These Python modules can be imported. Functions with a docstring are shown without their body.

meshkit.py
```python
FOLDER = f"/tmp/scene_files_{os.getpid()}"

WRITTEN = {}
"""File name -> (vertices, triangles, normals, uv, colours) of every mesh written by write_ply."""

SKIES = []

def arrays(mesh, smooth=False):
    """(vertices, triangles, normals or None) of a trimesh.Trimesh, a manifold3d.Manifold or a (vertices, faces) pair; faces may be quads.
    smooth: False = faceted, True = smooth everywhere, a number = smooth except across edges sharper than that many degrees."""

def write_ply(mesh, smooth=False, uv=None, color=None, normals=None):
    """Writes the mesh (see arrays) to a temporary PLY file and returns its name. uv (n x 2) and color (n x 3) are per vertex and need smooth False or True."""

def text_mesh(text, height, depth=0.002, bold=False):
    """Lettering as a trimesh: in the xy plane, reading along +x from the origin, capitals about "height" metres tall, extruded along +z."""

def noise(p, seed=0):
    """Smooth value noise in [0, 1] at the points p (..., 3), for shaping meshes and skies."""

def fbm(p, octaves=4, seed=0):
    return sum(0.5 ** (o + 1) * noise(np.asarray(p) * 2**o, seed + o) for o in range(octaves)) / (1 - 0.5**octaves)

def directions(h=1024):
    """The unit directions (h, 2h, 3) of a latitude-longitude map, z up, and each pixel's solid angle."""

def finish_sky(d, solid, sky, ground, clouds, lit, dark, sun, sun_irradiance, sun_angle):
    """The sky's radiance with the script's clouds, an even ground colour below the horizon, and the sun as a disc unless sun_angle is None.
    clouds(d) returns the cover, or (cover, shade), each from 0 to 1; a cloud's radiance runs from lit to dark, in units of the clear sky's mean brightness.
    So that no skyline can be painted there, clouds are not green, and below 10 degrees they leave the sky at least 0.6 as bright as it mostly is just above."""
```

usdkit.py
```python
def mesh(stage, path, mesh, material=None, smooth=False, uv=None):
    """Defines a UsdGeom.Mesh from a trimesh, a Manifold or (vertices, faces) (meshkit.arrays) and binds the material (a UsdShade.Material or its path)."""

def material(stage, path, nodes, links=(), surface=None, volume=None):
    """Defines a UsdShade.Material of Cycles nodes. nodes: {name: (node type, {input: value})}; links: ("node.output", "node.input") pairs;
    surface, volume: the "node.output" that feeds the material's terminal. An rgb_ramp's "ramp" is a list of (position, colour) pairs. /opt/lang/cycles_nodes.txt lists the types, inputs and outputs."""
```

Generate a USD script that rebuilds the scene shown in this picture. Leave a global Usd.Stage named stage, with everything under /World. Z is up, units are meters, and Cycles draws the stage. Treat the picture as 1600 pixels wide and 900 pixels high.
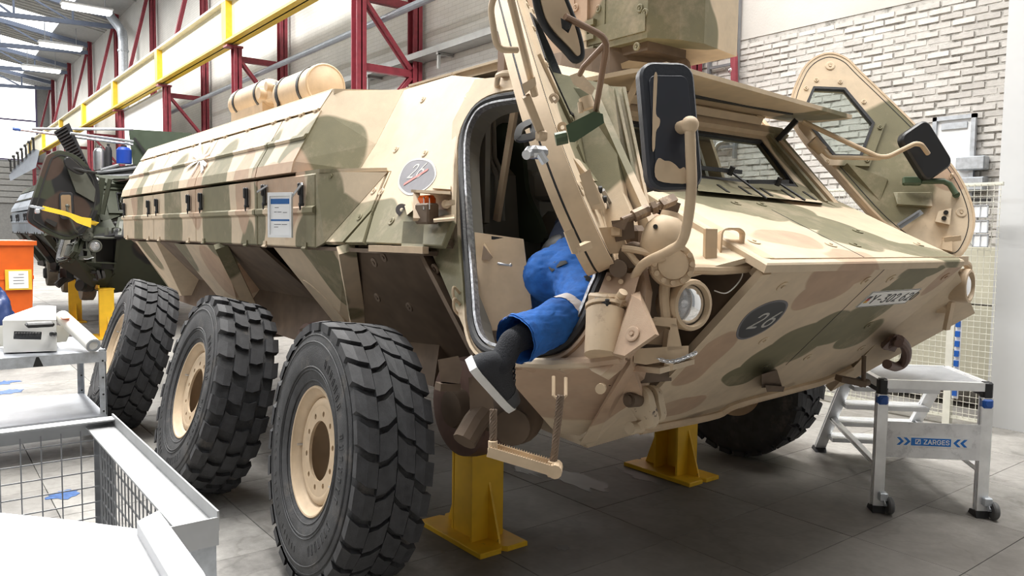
import math, random
import numpy as np, trimesh, manifold3d, shapely
from shapely.geometry import Polygon, Point, LineString
from shapely import affinity
import usdkit, meshkit
from pxr import Usd, UsdGeom, UsdLux, UsdShade, Gf, Sdf, Vt

rnd = random.Random(7)
nrs = np.random.RandomState(11)
stage = Usd.Stage.CreateInMemory()
UsdGeom.SetStageUpAxis(stage, UsdGeom.Tokens.z)
UsdGeom.SetStageMetersPerUnit(stage, 1.0)
UsdGeom.Xform.Define(stage, '/World')
stage.SetDefaultPrim(stage.GetPrimAtPath('/World'))
UsdGeom.Scope.Define(stage, '/World/Looks')
PI = math.pi

# ------------------------------------------------------------------ camera
F, CX, CY, H = 1205., 800., 450., 1.6
EXPOSURE = 0.3
def unit(v):
    v = np.asarray(v, float); return v / np.linalg.norm(v)
_mx = unit([-140 - CX, 355 - CY, F])
_py = np.array([2350 - CX, 389 - CY, F]); _py = unit(_py - _mx * (_py @ _mx))
RM = np.stack([-_mx, _py, np.cross(-_mx, _py)], 1)      # camera axes (right, down, forward) from world
EYE = np.array([0, 0, H])
cam = UsdGeom.Camera.Define(stage, '/World/camera')
_m = np.eye(4); _m[0, :3] = RM[0]; _m[1, :3] = -RM[1]; _m[2, :3] = -RM[2]; _m[3, :3] = EYE
cam.AddTransformOp().Set(Gf.Matrix4d(*_m.ravel().tolist()))
cam.CreateHorizontalApertureAttr(36.0); cam.CreateVerticalApertureAttr(20.25)
cam.CreateFocalLengthAttr(F / 1600 * 36); cam.CreateClippingRangeAttr(Gf.Vec2f(0.05, 300))
cam.CreateFocusDistanceAttr(3.0); cam.CreateFStopAttr(0.0)
cam.CreateExposureAttr(EXPOSURE)

# ------------------------------------------------------------------ light
def dome(strength, col):
    d = UsdLux.DomeLight.Define(stage, '/World/sky_dome'); d.CreateIntensityAttr(strength); d.CreateColorAttr(Gf.Vec3f(*col))
dome(0.05, (0.95, 0.98, 1.0))
def rect(name, c, w, h, power, col=(1, 1, 1), rot=(0, 0, 0)):
    r = UsdLux.RectLight.Define(stage, '/World/' + name)
    r.CreateWidthAttr(w); r.CreateHeightAttr(h); r.CreateIntensityAttr(power); r.CreateColorAttr(Gf.Vec3f(*col))
    r.AddTranslateOp().Set(Gf.Vec3d(*c)); r.AddRotateXYZOp().Set(Gf.Vec3f(*rot))
# strips of roof lights over the bay (facing down) and those of the next bay
for k, (x, y, p) in enumerate([(-4.6, 1.8, 30.), (-9.8, 1.2, 33.), (-17.5, 1.6, 40.), (-27., 2.0, 46.), (-38., 2.0, 46.), (-52., 2.0, 46.), (-.6, 5.6, 25.)]):
    rect('skylight_lamp_%03d' % k, (x, y, 10.6), 4.6, 1.9, p, (1.0, 0.98, 0.94))
for k, (x, y, p) in enumerate([(-2., -5.5, 6.), (-12, -5.5, 12.), (-24, -5.5, 18.)]):
    rect('bay_lamp_%03d' % k, (x, y, 8.4), 7, 2.4, p, (0.97, 0.985, 1.0))

# ------------------------------------------------------------------ pixel -> point on a real plane
def ray(px, py): return RM.T @ np.array([(px - CX) / F, (py - CY) / F, 1.])
def at(px, py, n, p0):
    d = ray(px, py); n = np.asarray(n, float); return EYE + d * ((n @ (np.asarray(p0, float) - EYE)) / (n @ d))
def ax(px, py, x): return at(px, py, (1, 0, 0), (x, 0, 0))
def ay(px, py, y): return at(px, py, (0, 1, 0), (0, y, 0))
def az(px, py, z): return at(px, py, (0, 0, 1), (0, 0, z))
def proj(p):
    c = RM @ (np.asarray(p, float) - EYE); return np.array([CX + F * c[0] / c[2], CY + F * c[1] / c[2]])
class Fr:
    """A plane: origin o, axes u, v, outward normal n = u x v."""
    def __init__(s, o, u, v):
        s.o = np.asarray(o, float); s.u = unit(u); v = np.asarray(v, float); s.v = unit(v - s.u * (v @ s.u)); s.n = np.cross(s.u, s.v)
    def p(s, a, b, c=0.): return s.o + s.u * a + s.v * b + s.n * c
    def px(s, x, y, c=0.):
        d = at(x, y, s.n, s.o + s.n * c) - s.o; return (d @ s.u, d @ s.v)
    def P(s, x, y, c=0.): return s.p(*s.px(x, y, c), c)
    def M(s, c=0.):
        m = np.eye(4); m[:3, 0] = s.u; m[:3, 1] = s.v; m[:3, 2] = s.n; m[:3, 3] = s.o + s.n * c; return m

# ------------------------------------------------------------------ shapes
def cat(*ms):
    out = []
    for m in ms:
        if m is None: continue
        out.extend(m if isinstance(m, (list, tuple)) else [m])
    return trimesh.util.concatenate(out)
def mv(m, t): m = m.copy(); m.apply_translation(t); return m
def xf(m, M): m = m.copy(); m.apply_transform(M); return m
def rotm(a, axis, p=None): return trimesh.transformations.rotation_matrix(a, axis, p)
def box(c, s, rz=0.):
    m = trimesh.creation.box(extents=s)
    if rz: m.apply_transform(rotm(rz, [0, 0, 1]))
    m.apply_translation(c); return m
def cbox(c, s, r=0.006, M=None):
    """A box with chamfered edges."""
    s = np.asarray(s, float); r = min(r, s.min() * .45); pts = []
    for k in range(3):
        e = s / 2 - r; e[k] = s[k] / 2
        for q in np.ndindex(2, 2, 2): pts.append((np.array(q) * 2 - 1) * e)
    m = trimesh.convex.convex_hull(np.array(pts))
    if M is not None: m.apply_transform(M)
    m.apply_translation(c); return m
def frame_pq(p, q, up=(0, 0, 1)):
    p, q = np.asarray(p, float), np.asarray(q, float); z = unit(q - p); up = np.asarray(up, float)
    if abs(z @ up) > .98: up = np.array([1., 0, 0]) if abs(z[0]) < .9 else np.array([0, 1., 0])
    x = unit(np.cross(up, z)); y = np.cross(z, x); m = np.eye(4); m[:3, 0] = x; m[:3, 1] = y; m[:3, 2] = z; m[:3, 3] = p
    return m, np.linalg.norm(q - p)
def bar(p, q, w, h, up=(0, 0, 1), ch=.0):
    """A rectangular bar: w across, h along 'up'."""
    m, l = frame_pq(p, q, up)
    b = trimesh.creation.box(extents=(w, h, l)) if not ch else cbox((0, 0, 0), (w, h, l), ch); b.apply_translation((0, 0, l / 2)); b.apply_transform(m); return b
def cyl(p, q, r, n=20, r2=None):
    m, l = frame_pq(p, q); r2 = r if r2 is None else r2
    return lathe([(0, 0), (r, 0), (r2, l), (0, l)], p, q, n)
def lathe(prof, p, q, n=32):
    """prof: (radius, distance along p->q)."""
    m, l = frame_pq(p, q); prof = np.asarray(prof, float)
    a = np.linspace(0, 2 * PI, n, endpoint=False); k = len(prof)
    v = np.stack([np.outer(np.cos(a), prof[:, 0]), np.outer(np.sin(a), prof[:, 0]), np.tile(prof[:, 1], (n, 1))], -1).reshape(-1, 3)
    f = []
    for i in range(n):
        j = (i + 1) % n
        for t in range(k - 1):
            f += [[i * k + t, j * k + t, j * k + t + 1], [i * k + t, j * k + t + 1, i * k + t + 1]]
    t = trimesh.Trimesh(v, np.array(f), process=True); t.merge_vertices(); t.update_faces(t.nondegenerate_faces()); t.apply_transform(m); return t
def smooth_path(pts, n=6, closed=False):
    pts = np.asarray(pts, float); out = []; N = len(pts)
    for i in range(N if closed else N - 1):
        p0 = pts[i - 1] if (i or closed) else pts[0]; p1 = pts[i]; p2 = pts[(i + 1) % N]; p3 = pts[(i + 2) % N] if closed or i + 2 < N else pts[-1]
        for t in np.linspace(0, 1, n, endpoint=False):
            out.append(.5 * ((2 * p1) + (p2 - p0) * t + (2 * p0 - 5 * p1 + 4 * p2 - p3) * t * t + (3 * p1 - p0 - 3 * p2 + p3) * t ** 3))
    if not closed: out.append(pts[-1])
    return np.array(out)
def fillet(pts, r, n=5, closed=False):
    """Polyline with its corners rounded."""
    pts = [np.asarray(p, float) for p in pts]; N = len(pts); out = []
    for i in range(N):
        if not closed and i in (0, N - 1): out.append(pts[i]); continue
        a, b, c = pts[i - 1], pts[i], pts[(i + 1) % N]; d1, d2 = unit(a - b), unit(c - b)
        rr = min(r, np.linalg.norm(a - b) * .45, np.linalg.norm(c - b) * .45); s, e = b + d1 * rr, b + d2 * rr
        for t in np.linspace(0, 1, n): out.append((1 - t) ** 2 * s + 2 * t * (1 - t) * b + t * t * e)
    return np.array(out)
def sweep(path, sec, closed=False, up=None):
    """Sweeps a 2-D section along a 3-D path; up keeps the section's second axis near a direction."""
    P = np.asarray(path, float); N = len(P); sec = np.asarray(sec, float); k = len(sec)
    T = np.array([unit((P[(i + 1) % N] - P[i - 1]) if closed else (P[min(i + 1, N - 1)] - P[max(i - 1, 0)])) for i in range(N)])
    x = None; V = []
    for i in range(N):
        if up is not None: x = unit(np.cross(up if np.ndim(up) == 1 else up[i], T[i]))
        elif x is None: a = np.eye(3)[np.argmin(np.abs(T[i]))]; x = unit(np.cross(a, T[i]))
        else: x = unit(x - T[i] * (x @ T[i]))
        y = np.cross(T[i], x); V.append(P[i] + sec[:, :1] * x + sec[:, 1:] * y)
    V = np.concatenate(V); f = []
    for i in range(N if closed else N - 1):
        j = (i + 1) % N
        for t in range(k):
            u = (t + 1) % k; f += [[i * k + t, i * k + u, j * k + u], [i * k + t, j * k + u, j * k + t]]
    if not closed:
        for t in range(1, k - 1): f += [[0, t + 1, t], [(N - 1) * k, (N - 1) * k + t, (N - 1) * k + t + 1]]
    m = trimesh.Trimesh(V, np.array(f), process=False); m.fix_normals() if not m.is_watertight else None; return m
def ngon(r, n=10): a = np.linspace(0, 2 * PI, n, endpoint=False); return np.stack([r * np.cos(a), r * np.sin(a)], 1)
def tube(pts, r, n=10, fil=0., closed=False): return sweep(fillet(pts, fil, 6, closed) if fil else pts, ngon(r, n), closed)
def rsec(w, h): return np.array([(-w / 2, -h / 2), (w / 2, -h / 2), (w / 2, h / 2), (-w / 2, h / 2)])
def ext(poly, z0, z1, fr=None):
    """Extrudes a shapely polygon from z0 to z1 along the frame's normal."""
    ms = []
    for g in getattr(poly, 'geoms', [poly]):
        if g.area < 1e-8: continue
        m = trimesh.creation.extrude_polygon(g, z1 - z0, engine='earcut'); m.apply_translation((0, 0, z0)); ms.append(m)
    m = cat(ms)
    if fr is not None: m.apply_transform(fr.M())
    return m
def extc(poly, z0, z1, fr=None, c=.004):
    """As ext, with the far edge chamfered by c."""
    a = ext(poly, z0, z1 - c, fr); ms = [a]
    for g in getattr(poly, 'geoms', [poly]):
        q = g.buffer(-c, join_style=2)
        rings = [(g.exterior, q.exterior)] if q.geom_type == 'Polygon' and len(q.exterior.coords) == len(g.exterior.coords) else None
        if rings is None or g.interiors: ms.append(ext(g, z1 - c - 1e-5, z1, fr)); continue
        A, B = np.array(g.exterior.coords)[:-1], np.array(q.exterior.coords)[:-1]
        if Polygon(A).exterior.is_ccw != Polygon(B).exterior.is_ccw: B = B[::-1]
        B = np.roll(B, -np.argmin(np.linalg.norm(B - A[0], axis=1)), 0); n = len(A)
        v = np.concatenate([np.c_[A, np.full(n, z1 - c)], np.c_[B, np.full(n, z1)]]); f = []
        for i in range(n): j = (i + 1) % n; f += [[i, j, n + j], [i, n + j, n + i]]
        tv, tf = trimesh.creation.triangulate_polygon(Polygon(B), engine='earcut')
        v2 = np.c_[tv, np.full(len(tv), z1)]; m = trimesh.Trimesh(v, f, process=False); m2 = trimesh.Trimesh(v2, tf, process=False)
        if m2.face_normals[:, 2].mean() < 0: m2.invert()
        if not Polygon(A).exterior.is_ccw: m.invert()
        mm = cat(m, m2)
        if fr is not None: mm.apply_transform(fr.M())
        ms.append(mm)
    return cat(ms)
def rounded(pts, r): p = Polygon(pts); return p.buffer(-r).buffer(2 * r).buffer(-r).simplify(r * .04)
def rrect(w, h, r, cx=0, cy=0): return shapely.box(cx - w / 2 + r, cy - h / 2 + r, cx + w / 2 - r, cy + h / 2 - r).buffer(r, quad_segs=5)
def plate(pts, t, out=(0, 0, 1), holes=()):
    """A flat plate through 3-D points, t thick, grown away from 'out'."""
    P = np.asarray(pts, float); c = P.mean(0); n = np.zeros(3)
    for i in range(len(P)): n += np.cross(P[i] - c, P[(i + 1) % len(P)] - c)
    n = unit(n)
    if n @ np.asarray(out, float) < 0: n = -n
    u = unit(P[1] - P[0]); u = unit(u - n * (u @ n)); fr = Fr(c, u, np.cross(n, u))
    q = Polygon([((p - c) @ fr.u, (p - c) @ fr.v) for p in P]).buffer(0)
    return ext(q, -t, 0, fr)
def hull(pts): return trimesh.convex.convex_hull(np.asarray(pts, float))
def sphere(c, r, n=2, s=(1, 1, 1)): m = trimesh.creation.icosphere(n, r); m.apply_scale(s); m.apply_translation(c); return m
def prism_taper(bottom, top): return hull(list(bottom) + list(top))
def hexbolt(p, n, r=.012, h=.009):
    p = np.asarray(p, float); n = unit(n); return cat(lathe([(0, 0), (r, 0), (r, h), (0, h)], p, p + n, 6), lathe([(0, 0), (r * 1.5, 0), (r * 1.5, .002), (0, .002)], p, p + n, 12))
def boltdisc(p, n, r=.022):
    """Countersunk armour bolt: a low disc with a smaller head in it."""
    p = np.asarray(p, float); n = unit(n)
    return cat(lathe([(0, .002), (r * .35, .002), (r * .42, .004), (r * .8, .006), (r, .004), (r, -.002)], p, p + n, 16), lathe([(0, .008), (r * .28, .008), (r * .28, 0)], p, p + n, 6))

# ------------------------------------------------------------------ prims
USED = set()
def numbered(parent, name):
    k, path = 0, parent + '/' + name
    while path in USED: k += 1; path = parent + '/' + name + '_%03d' % k
    USED.add(path); return path
def tag(prim, label=None, cat=None, group=None, kind=None):
    p = prim.GetPrim() if hasattr(prim, 'GetPrim') else prim
    for a, b in (('label', label), ('category', cat), ('group', group), ('kind', kind)):
        if b: p.SetCustomDataByKey(a, b)
    return p
class Thing:
    """An Xform directly under /World at 'loc'; parts are given in world coordinates of the unmoved thing (base at 'base')."""
    def __init__(s, name, label, cat_, loc, base=None, group=None, kind=None, rot=None, top=True):
        s.path = numbered('/World', name); x = UsdGeom.Xform.Define(stage, s.path); x.AddTranslateOp().Set(Gf.Vec3d(*map(float, loc)))
        if rot is not None: x.AddRotateYXZOp().Set(Gf.Vec3f(*rot))
        s.base = np.asarray(loc if base is None else base, float); tag(x, label, cat_, group, kind); s.prim = x.GetPrim()
    def part(s, name, mesh, m, label=None, smooth=35, parent=None, kind=None):
        path = numbered(parent or s.path, name)
        if isinstance(mesh, (list, tuple)): mesh = cat(mesh)
        q = usdkit.mesh(stage, path, mv(mesh, -s.base), m, smooth=smooth)
        if label or kind: tag(q, label, None, None, kind)
        return path
def copy_of(t, name, label, cat_, loc, rot=None, group=None):
    path = numbered('/World', name); x = UsdGeom.Xform.Define(stage, path); p = x.GetPrim()
    p.GetReferences().AddInternalReference(t.path); x.ClearXformOpOrder(); x.AddTranslateOp(opSuffix='c').Set(Gf.Vec3d(*map(float, loc)))
    if rot is not None: x.AddRotateYXZOp(opSuffix='c').Set(Gf.Vec3f(*rot))
    p.SetInstanceable(True); tag(p, label, cat_, group); return p
def single(name, mesh, m, label, cat_, group=None, kind=None, smooth=35, base=None):
    t = Thing(name, label, cat_, mesh.bounds.mean(0) * [1, 1, 0] + [0, 0, mesh.bounds[0, 2]] if base is None else base, None, group, kind)
    t.part('body', mesh, m, smooth=smooth); return t
def one(name, mesh, m, label=None, cat_=None, group=None, kind=None, smooth=35):
    path = numbered('/World', name); q = usdkit.mesh(stage, path, mesh, m, smooth=smooth); tag(q, label, cat_, group, kind); return path
def sub(parent, name, mesh, m, smooth=35, kind=None, label=None):
    path = numbered(parent, name); q = usdkit.mesh(stage, path, mesh, m, smooth=smooth); tag(q, label, None, None, kind); return path

# ------------------------------------------------------------------ materials
def srgb(*c):
    c = np.array(c, float) / 255; return tuple(np.where(c < .04045, c / 12.92, ((c + .055) / 1.055) ** 2.4))
def mat(name, c, rough=.55, metal=0., var=.10, vs=7., bump=0., bs=90., c2=None, spec=.5, stain=None, coat=0., ss=2.5, sl=(.52, .62)):
    """Painted / plain surface: colour that varies a little, an optional second tone in worn patches, fine relief."""
    c = np.asarray(c, float)
    n = {'tc': ('texture_coordinate', {}), 'no': ('noise_texture', {'scale': vs, 'detail': 4., 'roughness': .6}),
         'rp': ('rgb_ramp', {'ramp': [(.3, tuple(c * (1 - var))), (.7, tuple(np.minimum(c * (1 + var), .97)))]}),
         'p': ('principled_bsdf', {'roughness': rough, 'metallic': metal, 'specular_ior_level': spec, 'coat_weight': coat})}
    l = [('tc.object', 'no.vector'), ('no.fac', 'rp.fac')]
    last = 'rp.color'
    if stain is not None:
        n['n2'] = ('noise_texture', {'scale': ss, 'detail': 8., 'roughness': .72}); n['r2'] = ('rgb_ramp', {'ramp': [(sl[0], (0, 0, 0)), (sl[1], (1, 1, 1))]})
        n['mx'] = ('mix_color', {'b': stain}); l += [('tc.object', 'n2.vector'), ('n2.fac', 'r2.fac'), ('r2.color', 'mx.fac'), (last, 'mx.a')]; last = 'mx.result'
    l.append((last, 'p.base_color'))
    if bump:
        n['nb'] = ('noise_texture', {'scale': bs, 'detail': 3.}); n['bp'] = ('bump', {'strength': bump, 'distance': .01}); l += [('tc.object', 'nb.vector'), ('nb.fac', 'bp.height'), ('bp.normal', 'p.normal')]
    return usdkit.material(stage, '/World/Looks/' + name, n, l, 'p.BSDF')
def emit(name, c, s): return usdkit.material(stage, '/World/Looks/' + name, {'e': ('emission', {'color': c, 'strength': s})}, [], 'e.emission')
def camo(name, base, cols, blobs, rough=.62, dist=.16, soft=.05, dust=None):
    """Three-tone paint scheme: spots given as (colour index, centre, radii) in the vehicle's own space, edges sprayed and wavy."""
    n = {'tc': ('texture_coordinate', {}), 'wn': ('noise_texture', {'scale': 1.5, 'detail': 2.}), 'ws': ('vector_math', {'math_type': 'subtract', 'vector2': (.5, .5, .5)}),
         'wm': ('vector_math', {'math_type': 'scale', 'scale': dist * 2}), 'wa': ('vector_math', {'math_type': 'add'}),
         'fn': ('noise_texture', {'scale': 9., 'detail': 5., 'roughness': .65}), 'fr': ('rgb_ramp', {'ramp': [(.25, (.86, .86, .86)), (.75, (1.06, 1.05, 1.03))]}),
         'fm': ('mix_color', {'blend_type': 'multiply', 'fac': 1.}), 'p': ('principled_bsdf', {'roughness': rough, 'specular_ior_level': .35}),
         'nb': ('noise_texture', {'scale': 260., 'detail': 2.}), 'bp': ('bump', {'strength': .10, 'distance': .004})}
    l = [('tc.object', 'wn.vector'), ('wn.color', 'ws.vector1'), ('ws.vector', 'wm.vector1'), ('tc.object', 'wa.vector1'), ('wm.vector', 'wa.vector2'), ('tc.object', 'fn.vector'),
         ('tc.object', 'nb.vector'), ('nb.fac', 'bp.height'), ('bp.normal', 'p.normal')]
    last = None
    for ci, col in enumerate(cols):
        prev = None
        for bi, (c, ctr, rad) in enumerate(blobs):
            if c != ci: continue
            k = 'b%d' % bi
            n[k + 'm'] = ('vector_math', {'math_type': 'subtract', 'vector2': tuple(ctr)}); n[k + 'd'] = ('vector_math', {'math_type': 'divide', 'vector2': tuple(rad)}); n[k + 'l'] = ('vector_math', {'math_type': 'length'})
            l += [('wa.vector', k + 'm.vector1'), (k + 'm.vector', k + 'd.vector1'), (k + 'd.vector', k + 'l.vector1')]
            if prev is None: prev = k + 'l.value'
            else:
                n[k + 'n'] = ('math', {'math_type': 'minimum'}); l += [(prev, k + 'n.value1'), (k + 'l.value', k + 'n.value2')]; prev = k + 'n.value'
        r, x = 'r%d' % ci, 'x%d' % ci
        n[r] = ('map_range', {'range_type': 'smoothstep', 'from_min': 1 + soft, 'from_max': 1 - soft, 'to_min': 0., 'to_max': 1.}); n[x] = ('mix_color', {'a': base, 'b': col})
        l += [(prev, r + '.value'), (r + '.result', x + '.fac')]
        if last: l.append((last, x + '.a'))
        last = x + '.result'
    if dust is not None:
        n['dn'] = ('noise_texture', {'scale': 3.2, 'detail': 7., 'roughness': .7}); n['dr'] = ('rgb_ramp', {'ramp': [(.5, (0, 0, 0)), (.75, (.6, .6, .6))]}); n['dm'] = ('mix_color', {'b': dust})
        l += [('tc.object', 'dn.vector'), ('dn.fac', 'dr.fac'), ('dr.color', 'dm.fac'), (last, 'dm.a')]; last = 'dm.result'
    l += [('fn.fac', 'fr.fac'), (last, 'fm.a'), ('fr.color', 'fm.b'), ('fm.result', 'p.base_color')]
    return usdkit.material(stage, '/World/Looks/' + name, n, l, 'p.BSDF')
def pane_mat(name, tint=(.80, .84, .82), gl=.07):
    return usdkit.material(stage, '/World/Looks/' + name, {'t': ('transparent_bsdf', {'color': tint}), 'g': ('glossy_bsdf', {'color': (.9, .92, .92), 'roughness': .02}), 'f': ('layer_weight', {'blend': .5}), 'w': ('math', {'math_type': 'power', 'value2': 4.}),
        'a': ('math', {'math_type': 'multiply_add', 'value2': .6, 'value3': gl}), 'm': ('mix_closure', {})}, [('f.facing', 'w.value1'), ('w.value', 'a.value1'), ('a.value', 'm.fac'), ('t.BSDF', 'm.closure1'), ('g.BSDF', 'm.closure2')], 'm.closure')
M = {}
M['white_metal'] = mat('white_painted_steel', (.76, .77, .78), .4)
M['black'] = mat('black_rubber', (.018, .018, .02), .6, bump=.15)
M['dark'] = mat('dark_steel', (.03, .029, .028), .5, .3)
M['steel'] = mat('bare_steel', (.52, .53, .55), .32, .9)
M['alu'] = mat('aluminium', (.82, .83, .84), .38, .6, bump=.05, bs=160.)
M['aluplate'] = mat('brushed_aluminium_plate', (.74, .75, .77), .38, .6)
M['galv'] = mat('galvanised_steel', (.50, .53, .57), .42, .55, var=.18, vs=18.)
M['galvdark'] = mat('grey_trolley_paint', (.22, .225, .235), .5, .3)
M['chrome'] = mat('chrome', (.8, .8, .82), .12, 1.)
M['lens'] = usdkit.material(stage, '/World/Looks/lamp_lens', {'p': ('principled_bsdf', {'base_color': (.95, .96, .97), 'roughness': .05, 'transmission_weight': .9})}, [], 'p.BSDF')
M['orange_lens'] = usdkit.material(stage, '/World/Looks/amber_lens', {'p': ('principled_bsdf', {'base_color': (.85, .14, .015), 'roughness': .15, 'transmission_weight': .25})}, [], 'p.BSDF')
M['pane'] = pane_mat('window_pane')
M['paper'] = mat('white_paper', (.80, .81, .82), .6, var=.03)
M['yellow'] = mat('yellow_stand_paint', (.74, .44, .018), .45, stain=(.10, .07, .03), ss=7., sl=(.66, .72))
M['red'] = mat('red_column_paint', (.22, .028, .042), .5, var=.18)
M['crane'] = mat('crane_cream_paint', (.72, .68, .52), .45)
M['craneyellow'] = mat('crane_yellow_paint', (.72, .48, .03), .45)
M['blue'] = mat('blue_plastic', (.012, .085, .36), .4)
# ================================================================== SETTING
def concrete(name, c, stain=.5):
    c = np.array(c)
    n = {'tc': ('geometry', {}), 'a': ('noise_texture', {'scale': 1.1, 'detail': 8., 'roughness': .68}), 'b': ('noise_texture', {'scale': 14., 'detail': 6., 'roughness': .7}),
         'ra': ('rgb_ramp', {'ramp': [(.36, tuple(c * (1 - .42 * stain))), (.52, tuple(c)), (.7, tuple(np.minimum(c * 1.08, .9)))]}), 'rb': ('rgb_ramp', {'ramp': [(.3, (.80, .79, .77)), (.62, (1.03, 1.02, 1.0))]}),
         'm': ('mix_color', {'blend_type': 'multiply', 'fac': 1.}), 'v': ('voronoi_texture', {'feature': 'distance_to_edge', 'scale': .75, 'randomness': 1.}), 'wn': ('noise_texture', {'scale': 2.2, 'detail': 6.}),
         'wa': ('vector_math', {'math_type': 'add'}), 'cr': ('rgb_ramp', {'ramp': [(0, (.45, .44, .42)), (.007, (.6, .59, .57)), (.014, (1, 1, 1))]}), 'm2': ('mix_color', {'blend_type': 'multiply', 'fac': .3}),
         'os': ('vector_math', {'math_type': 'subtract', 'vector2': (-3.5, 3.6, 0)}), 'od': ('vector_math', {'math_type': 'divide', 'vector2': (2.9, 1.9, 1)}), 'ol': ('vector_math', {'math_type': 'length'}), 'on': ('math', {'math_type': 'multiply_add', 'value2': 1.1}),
         'oc': ('map_range', {'range_type': 'smoothstep', 'from_min': 1.75, 'from_max': 1.25, 'to_min': 0., 'to_max': .62}), 'om': ('mix_color', {'b': (.105, .092, .08)}),  # dark patch under the vehicle: oil grime plus shade put into the slab colour
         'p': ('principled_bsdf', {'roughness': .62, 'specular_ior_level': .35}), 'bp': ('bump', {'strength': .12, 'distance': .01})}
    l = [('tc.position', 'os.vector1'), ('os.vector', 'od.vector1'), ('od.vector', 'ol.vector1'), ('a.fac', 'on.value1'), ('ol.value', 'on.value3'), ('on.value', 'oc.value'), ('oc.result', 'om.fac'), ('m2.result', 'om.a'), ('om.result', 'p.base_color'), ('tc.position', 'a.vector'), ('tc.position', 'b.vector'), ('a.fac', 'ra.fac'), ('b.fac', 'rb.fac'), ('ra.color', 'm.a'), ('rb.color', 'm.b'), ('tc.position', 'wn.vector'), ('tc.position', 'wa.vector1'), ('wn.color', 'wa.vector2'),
         ('wa.vector', 'v.vector'), ('v.distance', 'cr.fac'), ('m.result', 'm2.a'), ('cr.color', 'm2.b'), ('b.fac', 'bp.height'), ('bp.normal', 'p.normal')]
    return usdkit.material(stage, '/World/Looks/' + name, n, l, 'p.BSDF')
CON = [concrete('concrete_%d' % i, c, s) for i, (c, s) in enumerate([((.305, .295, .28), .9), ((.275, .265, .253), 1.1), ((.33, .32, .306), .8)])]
floor = UsdGeom.Xform.Define(stage, '/World/floor'); USED.add('/World/floor'); tag(floor, 'light grey worn concrete slab floor of the workshop', None, None, 'structure')
sub('/World/floor', 'screed', box((-28, -2, -.055), (76, 21, .05)), mat('floor_joint', (.20, .195, .185), .8))
SX, SY = .56, .84
cells = []
for i in range(-40, 3):
    for j in range(-2, 9):
        x, y = -2.07 + i * SX, .61 + j * SY
        q = proj((x + SX / 2, y + SY / 2, 0)); d = math.hypot(x, y); vis = (-60 < q[0] < 1660 and q[1] < 960 and x < .3)
        cells.append((0 if vis else 1, d, i, j, x, y))
cells.sort(); rest = []
for k, (nv, d, i, j, x, y) in enumerate(cells):
    g = .0012 + .0012 * rnd.random(); dz = -.002 * rnd.random()
    s = cbox((x + SX / 2, y + SY / 2, -.02 + dz), (SX - 2 * g, SY - 2 * g, .04), .0018)
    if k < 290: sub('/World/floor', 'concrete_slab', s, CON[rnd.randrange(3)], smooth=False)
    else: rest.append(s)
for i in range(-118, -39):                                     # the far field in bigger bays
    rest += [box((-2.07 + i * SX + SX / 2, 3.1, -.021), (SX - .008, 10.4, .04))]
rest += [box((-28, -7.3, -.021), (76, 10.4, .04)), box((4.8, 3.1, -.021), (9.7, 10.4, .04))]
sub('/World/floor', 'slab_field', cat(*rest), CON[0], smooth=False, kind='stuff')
def blot(cx, cy, r, seed, sx=1., n=22):
    rr = np.random.RandomState(seed); a = np.linspace(0, 2 * PI, n, endpoint=False); k = r * (1 + .22 * rr.randn(n)); return Polygon(np.c_[cx + k * np.cos(a) * sx, cy + k * np.sin(a)]).buffer(0)
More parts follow.
